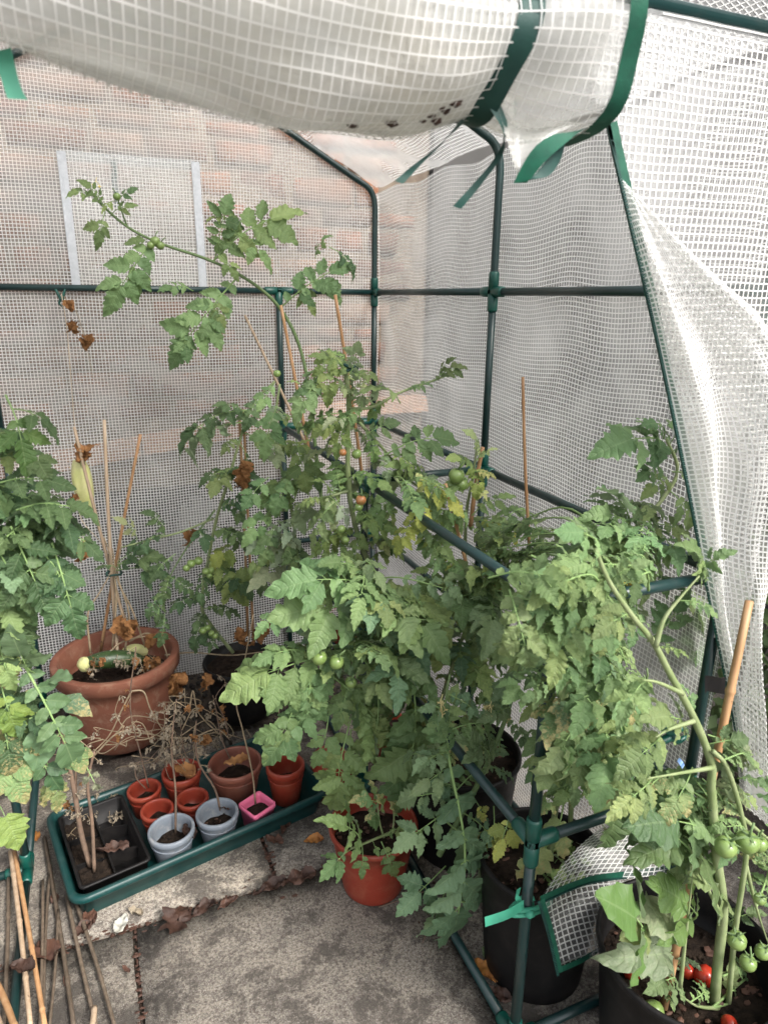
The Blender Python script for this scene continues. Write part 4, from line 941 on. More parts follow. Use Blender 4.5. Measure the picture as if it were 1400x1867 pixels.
# ---- plant in the small black pot at the back
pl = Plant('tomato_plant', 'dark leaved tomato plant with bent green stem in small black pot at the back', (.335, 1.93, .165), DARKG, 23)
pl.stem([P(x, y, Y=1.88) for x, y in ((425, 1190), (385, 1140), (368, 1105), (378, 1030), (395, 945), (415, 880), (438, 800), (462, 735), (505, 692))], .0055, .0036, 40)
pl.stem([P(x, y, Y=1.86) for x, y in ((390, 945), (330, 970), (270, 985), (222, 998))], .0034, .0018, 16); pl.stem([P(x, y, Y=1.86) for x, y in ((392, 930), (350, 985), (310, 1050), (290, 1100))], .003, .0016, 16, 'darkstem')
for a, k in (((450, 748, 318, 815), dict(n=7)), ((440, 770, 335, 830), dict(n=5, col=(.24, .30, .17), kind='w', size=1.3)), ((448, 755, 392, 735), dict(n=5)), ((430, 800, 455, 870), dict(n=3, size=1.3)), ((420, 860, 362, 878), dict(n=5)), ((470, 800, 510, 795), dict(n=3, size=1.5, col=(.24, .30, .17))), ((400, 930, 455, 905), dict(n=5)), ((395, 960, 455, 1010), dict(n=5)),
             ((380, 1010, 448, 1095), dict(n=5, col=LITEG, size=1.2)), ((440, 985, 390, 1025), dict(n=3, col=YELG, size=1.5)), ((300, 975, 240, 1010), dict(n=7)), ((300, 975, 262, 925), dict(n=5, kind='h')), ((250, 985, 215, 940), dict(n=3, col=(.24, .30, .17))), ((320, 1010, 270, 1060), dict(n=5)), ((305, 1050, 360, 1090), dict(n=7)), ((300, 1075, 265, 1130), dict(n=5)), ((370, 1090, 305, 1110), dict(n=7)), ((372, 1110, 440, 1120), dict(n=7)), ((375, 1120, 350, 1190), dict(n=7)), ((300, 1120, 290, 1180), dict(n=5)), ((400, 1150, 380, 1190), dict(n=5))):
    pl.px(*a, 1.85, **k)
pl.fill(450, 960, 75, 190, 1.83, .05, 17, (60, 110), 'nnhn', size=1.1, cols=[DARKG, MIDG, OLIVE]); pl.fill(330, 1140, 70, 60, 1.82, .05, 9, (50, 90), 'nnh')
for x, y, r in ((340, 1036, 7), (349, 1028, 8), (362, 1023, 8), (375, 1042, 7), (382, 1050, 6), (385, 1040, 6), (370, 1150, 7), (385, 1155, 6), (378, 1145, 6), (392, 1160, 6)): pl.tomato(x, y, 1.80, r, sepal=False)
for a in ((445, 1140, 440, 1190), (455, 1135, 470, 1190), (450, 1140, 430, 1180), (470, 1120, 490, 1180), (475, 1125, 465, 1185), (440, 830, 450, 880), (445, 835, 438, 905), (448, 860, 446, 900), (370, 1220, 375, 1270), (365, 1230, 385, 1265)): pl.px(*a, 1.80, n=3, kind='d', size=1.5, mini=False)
# ---- tall middle plants
pl = Plant('tomato_plant', 'tall pale stemmed tomato plant clipped to a cane near the back corner', P(740, 1180, Y=1.5), OLIVE, 24, var=.22)
YM1 = 1.46
pl.stem([P(x, y, Y=YM1) for x, y in ((740, 1180), (712, 1110), (680, 1040), (655, 985), (637, 900), (634, 800), (636, 735), (629, 668))], .0072, .0056, 50)
for pts in (((629, 672), (590, 690), (565, 700)), ((637, 745), (680, 742), (730, 715), (800, 690), (835, 672)), ((634, 895), (600, 905), (555, 912)), ((655, 770), (700, 820), (740, 870), (790, 905))): pl.stem([P(x, y, Y=YM1 - .01) for x, y in pts], .0038, .0022, 16)
for a, k in (((590, 690, 535, 760), dict(size=1.1)), ((632, 680, 570, 640), dict(col=LITEG)), ((634, 690, 655, 620), dict(col=LITEG, size=.9)), ((645, 680, 690, 690), dict(col=OLIVE)), ((585, 640, 600, 735), dict(n=5, size=1.3, col=LITEG, kind='h')), ((690, 742, 690, 690), dict(n=1, col=OLIVE)), ((730, 735, 668, 700), dict(n=3, size=1.3, col=OLIVE)), ((740, 712, 790, 700), dict(n=7, col=OLIVE)), ((790, 695, 852, 665), dict(n=7, col=(.11, .14, .05))), ((800, 688, 825, 650), dict(n=3, col=(.11, .14, .05))), ((700, 830, 835, 792), dict(n=7, col=MIDG)), ((660, 800, 725, 765), dict(n=5)), ((650, 770, 590, 770), dict(n=3, col=(.36, .42, .28))),
             ((700, 870, 690, 960), dict(n=5, size=1.3, col=LITEG)), ((690, 900, 720, 960), dict(n=5, col=LITEG)), ((620, 910, 560, 1000), dict(n=5)), ((600, 905, 640, 960), dict(n=3, col=(.36, .42, .30))), ((660, 960, 640, 1040), dict(n=5, col=LITEG)), ((665, 990, 740, 1000), dict(n=5, col=LITEG)), ((500, 700, 470, 745), dict(n=5, col=LITEG)), ((520, 700, 545, 690), dict(n=1, col=LITEG))): pl.px(*a, YM1 - .03, **k)
pl.fill(610, 750, 85, 120, YM1 + .06, .07, 28, (70, 130), 'nnnh', size=1.1, cols=[(.25, .35, .13), (.20, .30, .10), (.17, .26, .085), (.30, .38, .20)]); pl.fill(620, 930, 105, 110, YM1 + .06, .08, 28, (70, 130), 'nnnh', size=1.1, cols=[(.25, .35, .13), (.20, .30, .10), (.17, .26, .085), (.30, .38, .20)]); pl.fill(740, 930, 90, 110, YM1 - .04, .06, 26, (70, 120), 'nnh', cols=[(.25, .35, .13), (.20, .30, .10), (.17, .26, .085), (.30, .38, .20)])
for x, y, r, mt in ((625, 825, 7, 'otom'), (650, 828, 9, 'gtom'), (658, 912, 10, 'otom'), (654, 925, 8, 'gtom'), (622, 965, 8, 'gtom'), (630, 985, 7, 'gtom'), (505, 681, 7, 'gtom')): pl.tomato(x, y, YM1 - .09, r, mt, sepal=r > 8)
pl = Plant('tomato_plant', 'bushy tomato plant behind the bent stem beside the inner back post', P(560, 1180, Y=1.72), MIDG, 25, var=.22)
pl.stem([P(x, y, Y=1.7) for x, y in ((560, 1180), (545, 1050), (530, 920), (500, 800), (510, 700))], .005, .003, 30)
pl.fill(520, 850, 55, 140, 1.66, .06, 20, (55, 110), 'nnnnh', size=1.15, cols=[MIDG, LITEG, (.20, .30, .10), (.28, .34, .20)]); pl.fill(500, 1010, 70, 80, 1.62, .06, 12, (60, 110), 'nnh', size=1.1, cols=[MIDG, DARKG, (.3, .36, .24)])
for a in ((505, 740, 480, 830), (540, 800, 560, 890), (490, 870, 445, 920), (500, 960, 475, 1030), (530, 870, 500, 930), (555, 830, 585, 890), (520, 990, 540, 1040)): pl.px(*a, 1.6, n=5, size=1.2)
# ---- pale yellowing plant by the mid side post
pl = Plant('tomato_plant', 'pale yellow tipped tomato plant with large green tomato by the side post', P(870, 1180, Y=1.34), YELG, 26, var=.15)
pl.stem([P(x, y, Y=1.32) for x, y in ((870, 1180), (850, 1050), (850, 940), (862, 870), (870, 805))], .005, .0026, 30)
pl.stem([P(x, y, Y=1.28) for x, y in ((860, 1150), (790, 1000), (760, 930), (720, 870))], .005, .003, 20)
for a, k in (((870, 830, 855, 782), dict(col=PALEG)), ((868, 840, 905, 815), dict(col=PALEG)), ((865, 860, 905, 870), dict(col=PALEG)), ((860, 850, 820, 830), dict(col=LITEG)), ((860, 880, 890, 910), dict(col=PALEG)), ((770, 920, 765, 865), dict(col=PALEG)), ((775, 930, 740, 885), dict(col=PALEG)), ((780, 935, 815, 900), dict(col=YELG)), ((850, 930, 800, 990), dict(col=OLIVE)), ((860, 940, 935, 900), dict(col=MIDG)), ((860, 960, 900, 1010), dict(col=OLIVE)), ((790, 1000, 745, 960), dict(col=YELG)), ((800, 1010, 770, 1080), dict(col=LITEG, n=3, size=1.4)), ((850, 870, 822, 895), dict(col=LITEG)), ((760, 940, 720, 1010), dict(col=YELG))): pl.px(*a, 1.27, **({'n': 7} | k))
pl.fill(850, 980, 110, 80, 1.22, .06, 24, (60, 110), 'nnh', cols=[OLIVE, LITEG, MIDG, YELG])
pl.tomato(832, 868, 1.24, 15); pl.tomato(840, 884, 1.25, 13); pl.tomato(820, 885, 1.26, 10); pl.tomato(912, 1068, 1.18, 12, 'otom')
# ---- bushy plant in front of the shelf rail, mid green
pl = Plant('tomato_plant', 'bushy mid green tomato plant spreading over the front of the shelf rail', (.715, 1.19, .225), MIDG, 27, var=.16)
YE = 1.17
pl.stem([P(x, y, Y=YE + .02) for x, y in ((800, 1430), (760, 1300), (735, 1190), (700, 1090), (640, 1020))], .006, .0035, 30); pl.stem([P(x, y, Y=YE) for x, y in ((745, 1230), (690, 1190), (620, 1190), (560, 1210))], .004, .0026, 20); pl.stem([P(x, y, Y=YE) for x, y in ((780, 1350), (830, 1200), (860, 1120), (900, 1050))], .005, .003, 20)
pl.fill(640, 1130, 120, 95, YE + .14, .07, 30, (80, 140), 'nnnnh', size=1.15, cols=[MIDG, BLUEG, MIDG, OLIVE]); pl.fill(830, 1130, 130, 90, YE + .06, .08, 34, (80, 140), 'nnnnh', size=1.15, cols=[MIDG, BLUEG, OLIVE]); pl.fill(680, 1260, 100, 70, YE + .1, .05, 18, (80, 130), 'nnnh', size=1.15); pl.fill(850, 1290, 95, 90, YE + .05, .06, 22, (80, 130), 'nnnb', cols=[MIDG, OLIVE, LITEG, BLUEG])
for a, k in (((645, 1200, 395, 1262), dict(n=9, size=.85)), ((560, 1180, 558, 1325), dict(n=9)), ((608, 1235, 690, 1375), dict(n=9)), ((590, 1270, 480, 1390), dict(n=5, size=1.05)), ((640, 1310, 612, 1480), dict(n=5)), ((738, 1165, 735, 1470), dict(n=9, size=.72)), ((705, 1130, 505, 1110), dict(n=9)), ((690, 1080, 500, 1060), dict(n=7)), ((960, 1095, 735, 1125), dict(n=9, size=.9)),
             ((800, 1105, 803, 1215), dict(n=3, size=1.3, nrm=(0, -.95, .3))), ((865, 1100, 868, 1235), dict(n=3, size=1.3, nrm=(0, -.95, .3))), ((935, 1100, 938, 1225), dict(n=3, size=1.3, nrm=(0, -.95, .3))), ((740, 1110, 720, 1190), dict(n=3, size=1.3)), ((560, 1210, 498, 1290), dict(n=3, size=1.4, nrm=(0, -.9, .4))), ((590, 1205, 535, 1300), dict(n=3, size=1.3, nrm=(0, -.9, .4))), ((660, 1150, 610, 1210), dict(n=7)), ((700, 1220, 640, 1280), dict(n=7)), ((690, 1320, 650, 1400), dict(n=3, size=1.4, nrm=(0, -.9, .4))), ((740, 1270, 800, 1330), dict(n=5, kind='b', col=YELG)), ((750, 1220, 780, 1260), dict(n=3, kind='b', col=YELG)), ((740, 1350, 690, 1340), dict(n=1, kind='r')), ((738, 1370, 780, 1345), dict(n=1, kind='r')), ((760, 1190, 830, 1190), dict(n=7)), ((660, 1050, 590, 1020), dict(n=7)), ((620, 1060, 550, 1130), dict(n=7)), ((545, 1265, 492, 1375), dict(n=3, size=1.45, nrm=(0, -.9, .4))), ((600, 1300, 575, 1395), dict(n=3, size=1.2, nrm=(0, -.9, .4))), ((640, 1330, 610, 1470), dict(n=3, size=1.35, nrm=(0, -.9, .4))), ((690, 1270, 672, 1390), dict(n=5, size=1.1, nrm=(0, -.9, .4))), ((738, 1330, 733, 1465), dict(n=3, size=1.45, nrm=(0, -.92, .4))), ((600, 1220, 548, 1330), dict(n=7, size=1.1, nrm=(0, -.9, .4))), ((560, 1190, 470, 1200), dict(n=9, size=1.1)), ((640, 1240, 610, 1330), dict(n=7, size=1.1)), ((520, 1120, 470, 1150), dict(n=3, size=1.3)), ((660, 1280, 700, 1350), dict(n=5, size=1.2))): pl.px(*a, YE, **k)
pl.fill(800, 1190, 140, 120, 1.06, .04, 30, (100, 170), 'nnnnh', size=1.1, cols=[MIDG, BLUEG, OLIVE, LITEG]); pl.fill(690, 1160, 120, 95, 1.12, .04, 22, (100, 170), 'nnnnh', size=1.1, cols=[MIDG, BLUEG]); pl.fill(900, 1030, 100, 70, 1.12, .05, 22, (70, 120), 'nnnh', cols=[OLIVE, MIDG, LITEG])
for x, y, r in ((613, 1208, 14), (582, 1200, 14), (690, 1238, 11), (640, 1245, 11), (722, 1258, 9), (570, 1175, 8), (965, 1130, 15), (725, 1275, 8)): pl.tomato(x, y, YE - .06, r)
# ---- blue green drooping plant
pl = Plant('tomato_plant', 'blue green tomato plant drooping over the paving before the lower rail', (.66, 1.06, .03), BLUEG, 28, var=.1, stemmat='darkstem')
YI = .95
pl.stem([P(x, y, Y=YI + .02) for x, y in ((800, 1560), (850, 1470), (890, 1390), (925, 1300), (950, 1210), (955, 1180))], .006, .003, 26); pl.stem([P(x, y, Y=YI) for x, y in ((845, 1480), (815, 1400), (812, 1290), (820, 1230))], .0032, .0018, 20)
for a, k in (((815, 1370, 812, 1765), dict(n=11, size=.62, nrm=(.1, -.9, .5))), ((812, 1480, 722, 1545), dict(n=5, size=1.05)), ((812, 1580, 735, 1655), dict(n=3, size=1.3)), ((815, 1500, 885, 1600), dict(n=5)), ((815, 1590, 850, 1650), dict(n=3, size=1.3)), ((840, 1480, 905, 1540), dict(n=5)), ((820, 1375, 755, 1400), dict(n=5)), ((815, 1400, 760, 1440), dict(n=3, size=1.3)), ((850, 1460, 800, 1480), dict(n=5)), ((950, 1230, 900, 1270), dict(n=9)), ((950, 1200, 920, 1170), dict(n=7)), ((952, 1215, 985, 1190), dict(n=7)), ((930, 1290, 880, 1310), dict(n=7)), ((920, 1310, 965, 1360), dict(n=7)), ((900, 1370, 850, 1380), dict(n=7)), ((890, 1390, 850, 1340), dict(n=5)), ((880, 1400, 940, 1420), dict(n=5)), ((870, 1580, 900, 1740), dict(n=5, size=1.2)), ((815, 1620, 775, 1700), dict(n=3)), ((860, 1450, 885, 1500), dict(n=3, kind='b', col=YELG)), ((900, 1470, 890, 1560), dict(n=3, kind='b', col=YELG)), ((820, 1300, 770, 1290), dict(n=5))): pl.px(*a, YI, **k)
pl.fill(850, 1330, 90, 90, YI + .03, .03, 14, (90, 150), 'nn', cols=[BLUEG, MIDG]); pl.fill(760, 1420, 60, 60, YI + .08, .03, 6, (90, 130), 'nn', cols=[BLUEG])
pl.flower(803, 1292, YI - .02, 16, 'cream', 5); pl.flower(893, 1300, YI - .02, 16, 'cream', 5)
# ---- small plant in the red pot
pl = Plant('tomato_plant', 'small sprawling tomato plant with bleached leaf edges in the red pot', (REDC[0], REDC[1], .125), (.14, .23, .085), 29, var=.1)
pl.stem([V((REDC[0] + .01, REDC[1], .12)), P(720, 1515, Y=1.10), P(660, 1540, Y=1.07), P(640, 1548, Y=1.06)], .0032, .002, 14); pl.stem([P(700, 1528, Y=1.09), P(692, 1500, Y=1.10), P(688, 1465, Y=1.11)], .0024, .0016, 8); pl.stem([P(715, 1520, Y=1.09), P(718, 1495, Y=1.1), P(717, 1475, Y=1.1)], .002, .0014, 8)
for a, k in (((655, 1540, 605, 1490), dict(n=5, size=1.2)), ((645, 1545, 595, 1590), dict(n=3, size=1.5)), ((660, 1542, 660, 1598), dict(n=3, size=1.4)), ((695, 1535, 722, 1600), dict(n=5, size=1.2)), ((690, 1470, 660, 1455), dict(n=3, kind='b', size=1.4)), ((690, 1480, 700, 1450), dict(n=1, kind='b')), ((718, 1485, 722, 1465), dict(n=1, kind='b')), ((705, 1525, 740, 1510), dict(n=5)), ((680, 1535, 690, 1560), dict(n=3)), ((690, 1500, 675, 1495), dict(n=1)), ((730, 1515, 780, 1535), dict(n=5))): pl.px(*a, 1.07, **k)
# ---- big plant on the right
pl = Plant('tomato_plant', 'large tomato plant filling the right side in the tall black pot', (BIGC[0], BIGC[1], .235), (.14, .222, .09), 30, var=.2)
YG = .86
pl.stem([P(x, y, Y=YG) for x, y in ((1000, 1580), (1020, 1430), (1060, 1280), (1110, 1130), (1150, 980), (1200, 920), (1235, 860), (1215, 800))], .006, .0026, 40); pl.stem([P(x, y, Y=YG - .03) for x, y in ((1040, 1500), (1045, 1350), (1060, 1230), (1075, 1120))], .005, .003, 20)
pl.fill(1070, 1100, 130, 110, YG + .06, .06, 34, (80, 150), 'nnnnh', size=1.1, cols=[(.14, .222, .09), OLIVE, MIDG]); pl.fill(1090, 1290, 120, 120, YG - .02, .06, 40, (80, 150), 'nnnhn', size=1.1, cols=[(.14, .222, .09), OLIVE, MIDG, LITEG]); pl.fill(1060, 1430, 100, 80, YG - .05, .05, 20, (80, 130), 'nnhb', size=1.1, cols=[OLIVE, LITEG, MIDG]); pl.fill(950, 1000, 80, 60, YG + .3, .06, 20, (70, 120), 'nnnh')
for a, k in (((1165, 960, 1260, 970), dict(n=5)), ((1215, 890, 1262, 955), dict(n=3, size=1.4, nrm=(0, -.9, .4))), ((1225, 860, 1302, 882), dict(n=5, size=1.1)), ((1220, 830, 1252, 815), dict(n=5)), ((1215, 815, 1098, 808), dict(n=7, size=1.0)), ((1210, 800, 1180, 765), dict(n=5)), ((1222, 808, 1228, 770), dict(n=3)), ((1200, 850, 1165, 870), dict(n=5)), ((1215, 870, 1175, 900), dict(n=5, col=MIDG)), ((1150, 980, 1075, 925), dict(n=7, size=1.0, kind='h')), ((1145, 985, 1100, 880), dict(n=5)), ((1130, 1010, 1040, 960), dict(n=7)), ((1120, 1060, 1040, 1140), dict(n=3, size=1.5, nrm=(0, -.8, .6))), ((1030, 1030, 955, 1085), dict(n=3, size=1.4, nrm=(0, -.7, .7))), ((1160, 1100, 1150, 1180), dict(n=5)), ((1190, 1010, 1290, 1010), dict(n=5)), ((1180, 1170, 1255, 1080), dict(n=7)), ((1225, 1100, 1342, 1145), dict(n=5, size=1.2)), ((1250, 1120, 1290, 1215), dict(n=3, size=1.2)), ((1100, 1250, 1180, 1275), dict(n=5)), ((1060, 1300, 1150, 1390), dict(n=5, size=1.2)), ((1060, 1250, 990, 1330), dict(n=5)), ((1070, 1380, 1150, 1540), dict(n=3, size=1.35, nrm=(0, -.95, .3))), ((1100, 1360, 1160, 1440), dict(n=5)), ((1030, 1450, 965, 1590), dict(n=3, size=1.4, kind='b', col=(.2, .26, .12), nrm=(0, -.95, .3))), ((1040, 1400, 1100, 1480), dict(n=5)), ((1090, 1480, 1110, 1590), dict(n=1, kind='w', col=(.3, .32, .25))), ((1150, 1510, 1155, 1610), dict(n=1, col=(.22, .27, .13))), ((930, 1470, 905, 1560), dict(n=3, col=YELG, size=1.3)), ((1040, 1330, 960, 1360), dict(n=7)), ((1010, 1260, 950, 1310), dict(n=7)), ((1000, 1200, 960, 1250), dict(n=7))): pl.px(*a, YG - .06, **k)
pl.fill(1010, 1150, 85, 130, .64, .03, 24, (110, 180), 'nnnnh', size=1.1, cols=[(.14, .222, .09), OLIVE, MIDG]); pl.fill(1160, 1030, 110, 100, .78, .05, 18, (80, 140), 'nnnh', size=1.1, cols=[MIDG, OLIVE]); pl.fill(960, 1230, 70, 90, .72, .04, 14, (80, 130), 'nnnh', size=1.1, cols=[OLIVE, MIDG]); pl.fill(1100, 1080, 110, 110, .70, .05, 24, (110, 180), 'nnnnh', size=1.1, cols=[(.14, .222, .09), OLIVE, MIDG]); pl.fill(1090, 1350, 125, 130, .67, .04, 32, (120, 190), 'nnnnhb', size=1.1, cols=[(.14, .222, .09), OLIVE, MIDG, BLUEG])
pl.flower(1148, 1062, YG - .10, 20, 'petal', 8); pl.flower(1122, 1055, YG - .10, 12, 'cream', 4); pl.flower(1250, 806, YG - .03, 12, 'petal', 3); pl.flower(1085, 1020, YG - .04, 9, 'petal', 2)
for x, y, r in ((1172, 1252, 17), (1146, 1268, 19), (1130, 1245, 14)): pl.tomato(x, y, YG - .10, r)
for k in range(16):   # seedlings in the pot
    a = pl.r.uniform(0, 6.28); u = .06 * math.sqrt(pl.r.random())
    b_ = P(1020, 1590, Z=.24) + V((u * math.cos(a), u * math.sin(a), 0)); pl.leaf(b_, b_ + V((pl.r.uniform(-.02, .02), pl.r.uniform(-.02, .02), .03)), n=3, size=1.5, kind='r', col=(.16, .26, .08), mini=False)
# ---- front plant in the right-hand corner pot
pl = Plant('tomato_plant', 'thick stemmed tomato plant with green fruit in the bottom right black pot', (FRC[0], FRC[1], .195), (.14, .20, .085), 32, var=.15)
YH = .545
pl.stem([P(x, y, Y=YH) for x, y in ((1300, 1860), (1308, 1760), (1318, 1660), (1305, 1550), (1297, 1440), (1296, 1390), (1265, 1310), (1222, 1230), (1190, 1170), (1150, 1120), (1110, 1060), (1085, 1000))], .0082, .0022, 60); pl.stem([P(x, y, Y=YH - .01) for x, y in ((1325, 1860), (1340, 1700), (1360, 1560), (1350, 1480), (1325, 1400), (1300, 1370))], .0044, .003, 30)
for pts in (((1245, 1265), (1200, 1245), (1172, 1240)), ((1265, 1315), (1220, 1330), (1195, 1345)), ((1195, 1180), (1210, 1130), (1240, 1090), (1275, 1050)), ((1300, 1400), (1240, 1410), (1180, 1420)), ((1352, 1490), (1400, 1530), (1440, 1560)), ((1358, 1570), (1380, 1660), (1400, 1720)), ((1315, 1670), (1280, 1600), (1255, 1540)), ((1310, 1840), (1270, 1835), (1240, 1815)), ((1240, 1800), (1252, 1690), (1262, 1600))): pl.stem([P(x, y, Y=YH - .01) for x, y in pts], .0032, .0009, 14)
for a, k in (((1262, 1400, 1215, 1490), dict(n=3, size=1.4, kind='b', col=(.2, .27, .11))), ((1290, 1340, 1370, 1385), dict(n=3, size=1.3, col=(.22, .27, .17))), ((1280, 1360, 1360, 1345), dict(n=3, size=1.2)), ((1280, 1560, 1200, 1535), dict(n=3, size=1.4, col=DARKG)), ((1270, 1520, 1190, 1490), dict(n=3, size=1.3, col=DARKG)), ((1255, 1680, 1225, 1620), dict(n=3, size=1.4, col=(.10, .19, .05))), ((1232, 1700, 1178, 1648), dict(n=1, wide=.8, col=(.20, .25, .16))), ((1225, 1738, 1128, 1750), dict(n=1, wide=.75, col=(.20, .25, .16), nrm=(0, -.6, .8))), ((1160, 1720, 1130, 1645), dict(n=3, kind='r', size=1.4, col=(.09, .18, .05))), ((1180, 1690, 1150, 1700), dict(n=3, kind='r', size=1.3)), ((1345, 1600, 1385, 1640), dict(n=5)), ((1360, 1540, 1420, 1600), dict(n=5)), ((1310, 1440, 1390, 1470), dict(n=5, col=OLIVE)), ((1320, 1690, 1390, 1660), dict(n=5)), ((1300, 1640, 1260, 1580), dict(n=5)), ((1230, 1620, 1240, 1560), dict(n=3)), ((1310, 1800, 1380, 1830), dict(n=5)), ((1320, 1850, 1400, 1860), dict(n=7)), ((1290, 1830, 1340, 1770), dict(n=3)), ((1230, 1790, 1190, 1800), dict(n=7, size=.9)), ((1225, 1770, 1270, 1750), dict(n=7)), ((1210, 1810, 1230, 1840), dict(n=5)), ((1280, 1420, 1330, 1490), dict(n=5)), ((1380, 1600, 1430, 1690), dict(n=5)), ((1200, 1420, 1160, 1470), dict(n=5)), ((1270, 1455, 1280, 1540), dict(n=3, size=1.2, col=OLIVE)), ((1345, 1420, 1400, 1430), dict(n=5)), ((1240, 1330, 1190, 1300), dict(n=5)), ((1320, 1540, 1270, 1500), dict(n=5, col=MIDG)), ((1268, 1060, 1330, 1000), dict(n=5, col=MIDG)), ((1190, 1418, 1120, 1480), dict(n=7, col=OLIVE, size=1.2)), ((1205, 1342, 1140, 1400), dict(n=7, col=OLIVE, size=1.2)), ((1180, 1240, 1130, 1310), dict(n=7, col=MIDG, size=1.2)), ((1270, 1060, 1255, 985), dict(n=7, col=MIDG)), ((1200, 1180, 1255, 1195), dict(n=5, col=MIDG)), ((1230, 1240, 1270, 1300), dict(n=5, col=MIDG)), ((1240, 1095, 1310, 1120), dict(n=7, col=MIDG)), ((1090, 1010, 1030, 960), dict(n=7, col=MIDG)), ((1110, 1060, 1180, 1020), dict(n=7, col=OLIVE)), ((1150, 1120, 1090, 1150), dict(n=7, col=OLIVE))): pl.px(*a, YH + .03, **k)
pl.fill(1340, 1470, 80, 110, .61, .03, 11, (110, 180), 'nnnhb', size=1.15, cols=[OLIVE, MIDG, LITEG]); pl.fill(1350, 1800, 70, 70, .60, .02, 7, (80, 130), 'nnh', size=1.1, cols=[MIDG, LITEG]); pl.fill(1200, 1470, 90, 90, .65, .03, 14, (120, 190), 'nnnb', size=1.2, cols=[OLIVE, (.14, .222, .09), DARKG])
for x, y, r in ((1322, 1545, 20), (1362, 1537, 21), (1384, 1540, 15), (1343, 1716, 17), (1363, 1757, 15), (1390, 1737, 14), (1385, 1640, 11)): pl.tomato(x, y, YH - .04, r)
# ---- fallen tomatoes in that pot
def fallen(px, py, rpx, mat, label, z):
    p = P(px, py, Z=z); r = rpx * (p - CP).dot(CF) / FPX; q = MB()
    q.lathe([(0, -.9 * r), (.6 * r, -.75 * r), (.96 * r, -.2 * r), (r, .15 * r), (.85 * r, .6 * r), (.4 * r, .86 * r), (0, .78 * r)], 20, wob=.08, seed=px)
    o = q.build('tomato', M[mat], None, True, p); o.rotation_euler = (1.0, .5, px); tag(o, label, 'tomato', 'fallen tomatoes in the front pot'); return o
fallen(1152, 1770, 19, 'rtom', 'ripe red tomato fallen beneath the pale leaf at left of soil', .21)
fallen(1285, 1782, 20, 'rtom', 'largest red tomato, split, lying behind the thick stem', .21)
fallen(1252, 1772, 14, 'rtom', 'small red tomato close beside the cane on the soil', .205)
fallen(1330, 1868, 15, 'rtom', 'red tomato at the bottom edge right of the thick stem', .21)
fallen(1190, 1845, 20, 'gtom', 'green tomato lying on the soil left of the cane', .205)
# ---- left foreground plant
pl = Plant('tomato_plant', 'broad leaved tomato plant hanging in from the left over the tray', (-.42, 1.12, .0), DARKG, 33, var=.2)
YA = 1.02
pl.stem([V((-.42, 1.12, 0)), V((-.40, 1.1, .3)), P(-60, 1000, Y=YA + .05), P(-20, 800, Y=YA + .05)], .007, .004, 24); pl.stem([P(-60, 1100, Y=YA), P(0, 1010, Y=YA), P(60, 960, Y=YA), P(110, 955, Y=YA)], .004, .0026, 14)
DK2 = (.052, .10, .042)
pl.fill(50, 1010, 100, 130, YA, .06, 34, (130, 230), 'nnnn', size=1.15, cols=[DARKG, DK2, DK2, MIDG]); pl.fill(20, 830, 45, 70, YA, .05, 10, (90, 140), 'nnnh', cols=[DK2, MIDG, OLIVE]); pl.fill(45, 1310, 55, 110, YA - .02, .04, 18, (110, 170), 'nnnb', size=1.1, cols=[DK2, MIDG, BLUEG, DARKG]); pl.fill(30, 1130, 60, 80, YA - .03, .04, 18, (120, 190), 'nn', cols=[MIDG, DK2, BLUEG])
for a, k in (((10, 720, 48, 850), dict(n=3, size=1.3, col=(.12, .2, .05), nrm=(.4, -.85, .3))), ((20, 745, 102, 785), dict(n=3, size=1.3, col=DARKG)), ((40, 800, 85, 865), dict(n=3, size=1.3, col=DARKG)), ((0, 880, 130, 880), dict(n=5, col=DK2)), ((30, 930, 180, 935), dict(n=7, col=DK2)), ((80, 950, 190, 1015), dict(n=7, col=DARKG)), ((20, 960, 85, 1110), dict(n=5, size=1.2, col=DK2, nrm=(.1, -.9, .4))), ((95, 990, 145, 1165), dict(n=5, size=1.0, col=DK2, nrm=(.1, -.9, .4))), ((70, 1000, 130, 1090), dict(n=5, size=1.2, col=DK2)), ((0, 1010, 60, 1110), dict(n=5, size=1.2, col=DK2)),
             ((40, 1205, 150, 1420), dict(n=9, size=.62, kind='r', col=(.075, .14, .07), nrm=(.15, -.85, .5))), ((70, 1230, 25, 1165), dict(n=3, kind='r', size=1.4, col=(.10, .17, .10))), ((85, 1245, 130, 1232), dict(n=1, kind='r', col=(.10, .17, .10))), ((100, 1275, 172, 1300), dict(n=1, kind='e', col=(.12, .18, .10))), ((85, 1300, 62, 1415), dict(n=1, kind='r', col=(.12, .20, .10), nrm=(.1, -.95, .3), wide=.85)), ((0, 1170, 20, 1250), dict(n=3, size=1.3, col=LITEG)), ((0, 1230, 28, 1330), dict(n=3, size=1.4, col=(.15, .26, .06))), ((0, 1300, 20, 1400), dict(n=3, kind='e', size=1.4, col=DK2)), ((-10, 1360, 40, 1450), dict(n=3, kind='e', size=1.4, col=MIDG)), ((0, 1470, 42, 1555), dict(n=1, col=(.20, .31, .08), nrm=(.1, -.8, .6), wide=1.25)), ((80, 1380, 110, 1480), dict(n=3, kind='b', col=OLIVE)), ((110, 1400, 75, 1470), dict(n=3, kind='b', col=OLIVE)), ((120, 1330, 150, 1400), dict(n=3, kind='e', size=1.3, col=MIDG)), ((60, 1350, 110, 1440), dict(n=3, col=DK2, kind='r')), ((150, 1380, 185, 1450), dict(n=3, kind='w', col=(.25, .27, .2)))): pl.px(*a, YA - .05, **k)
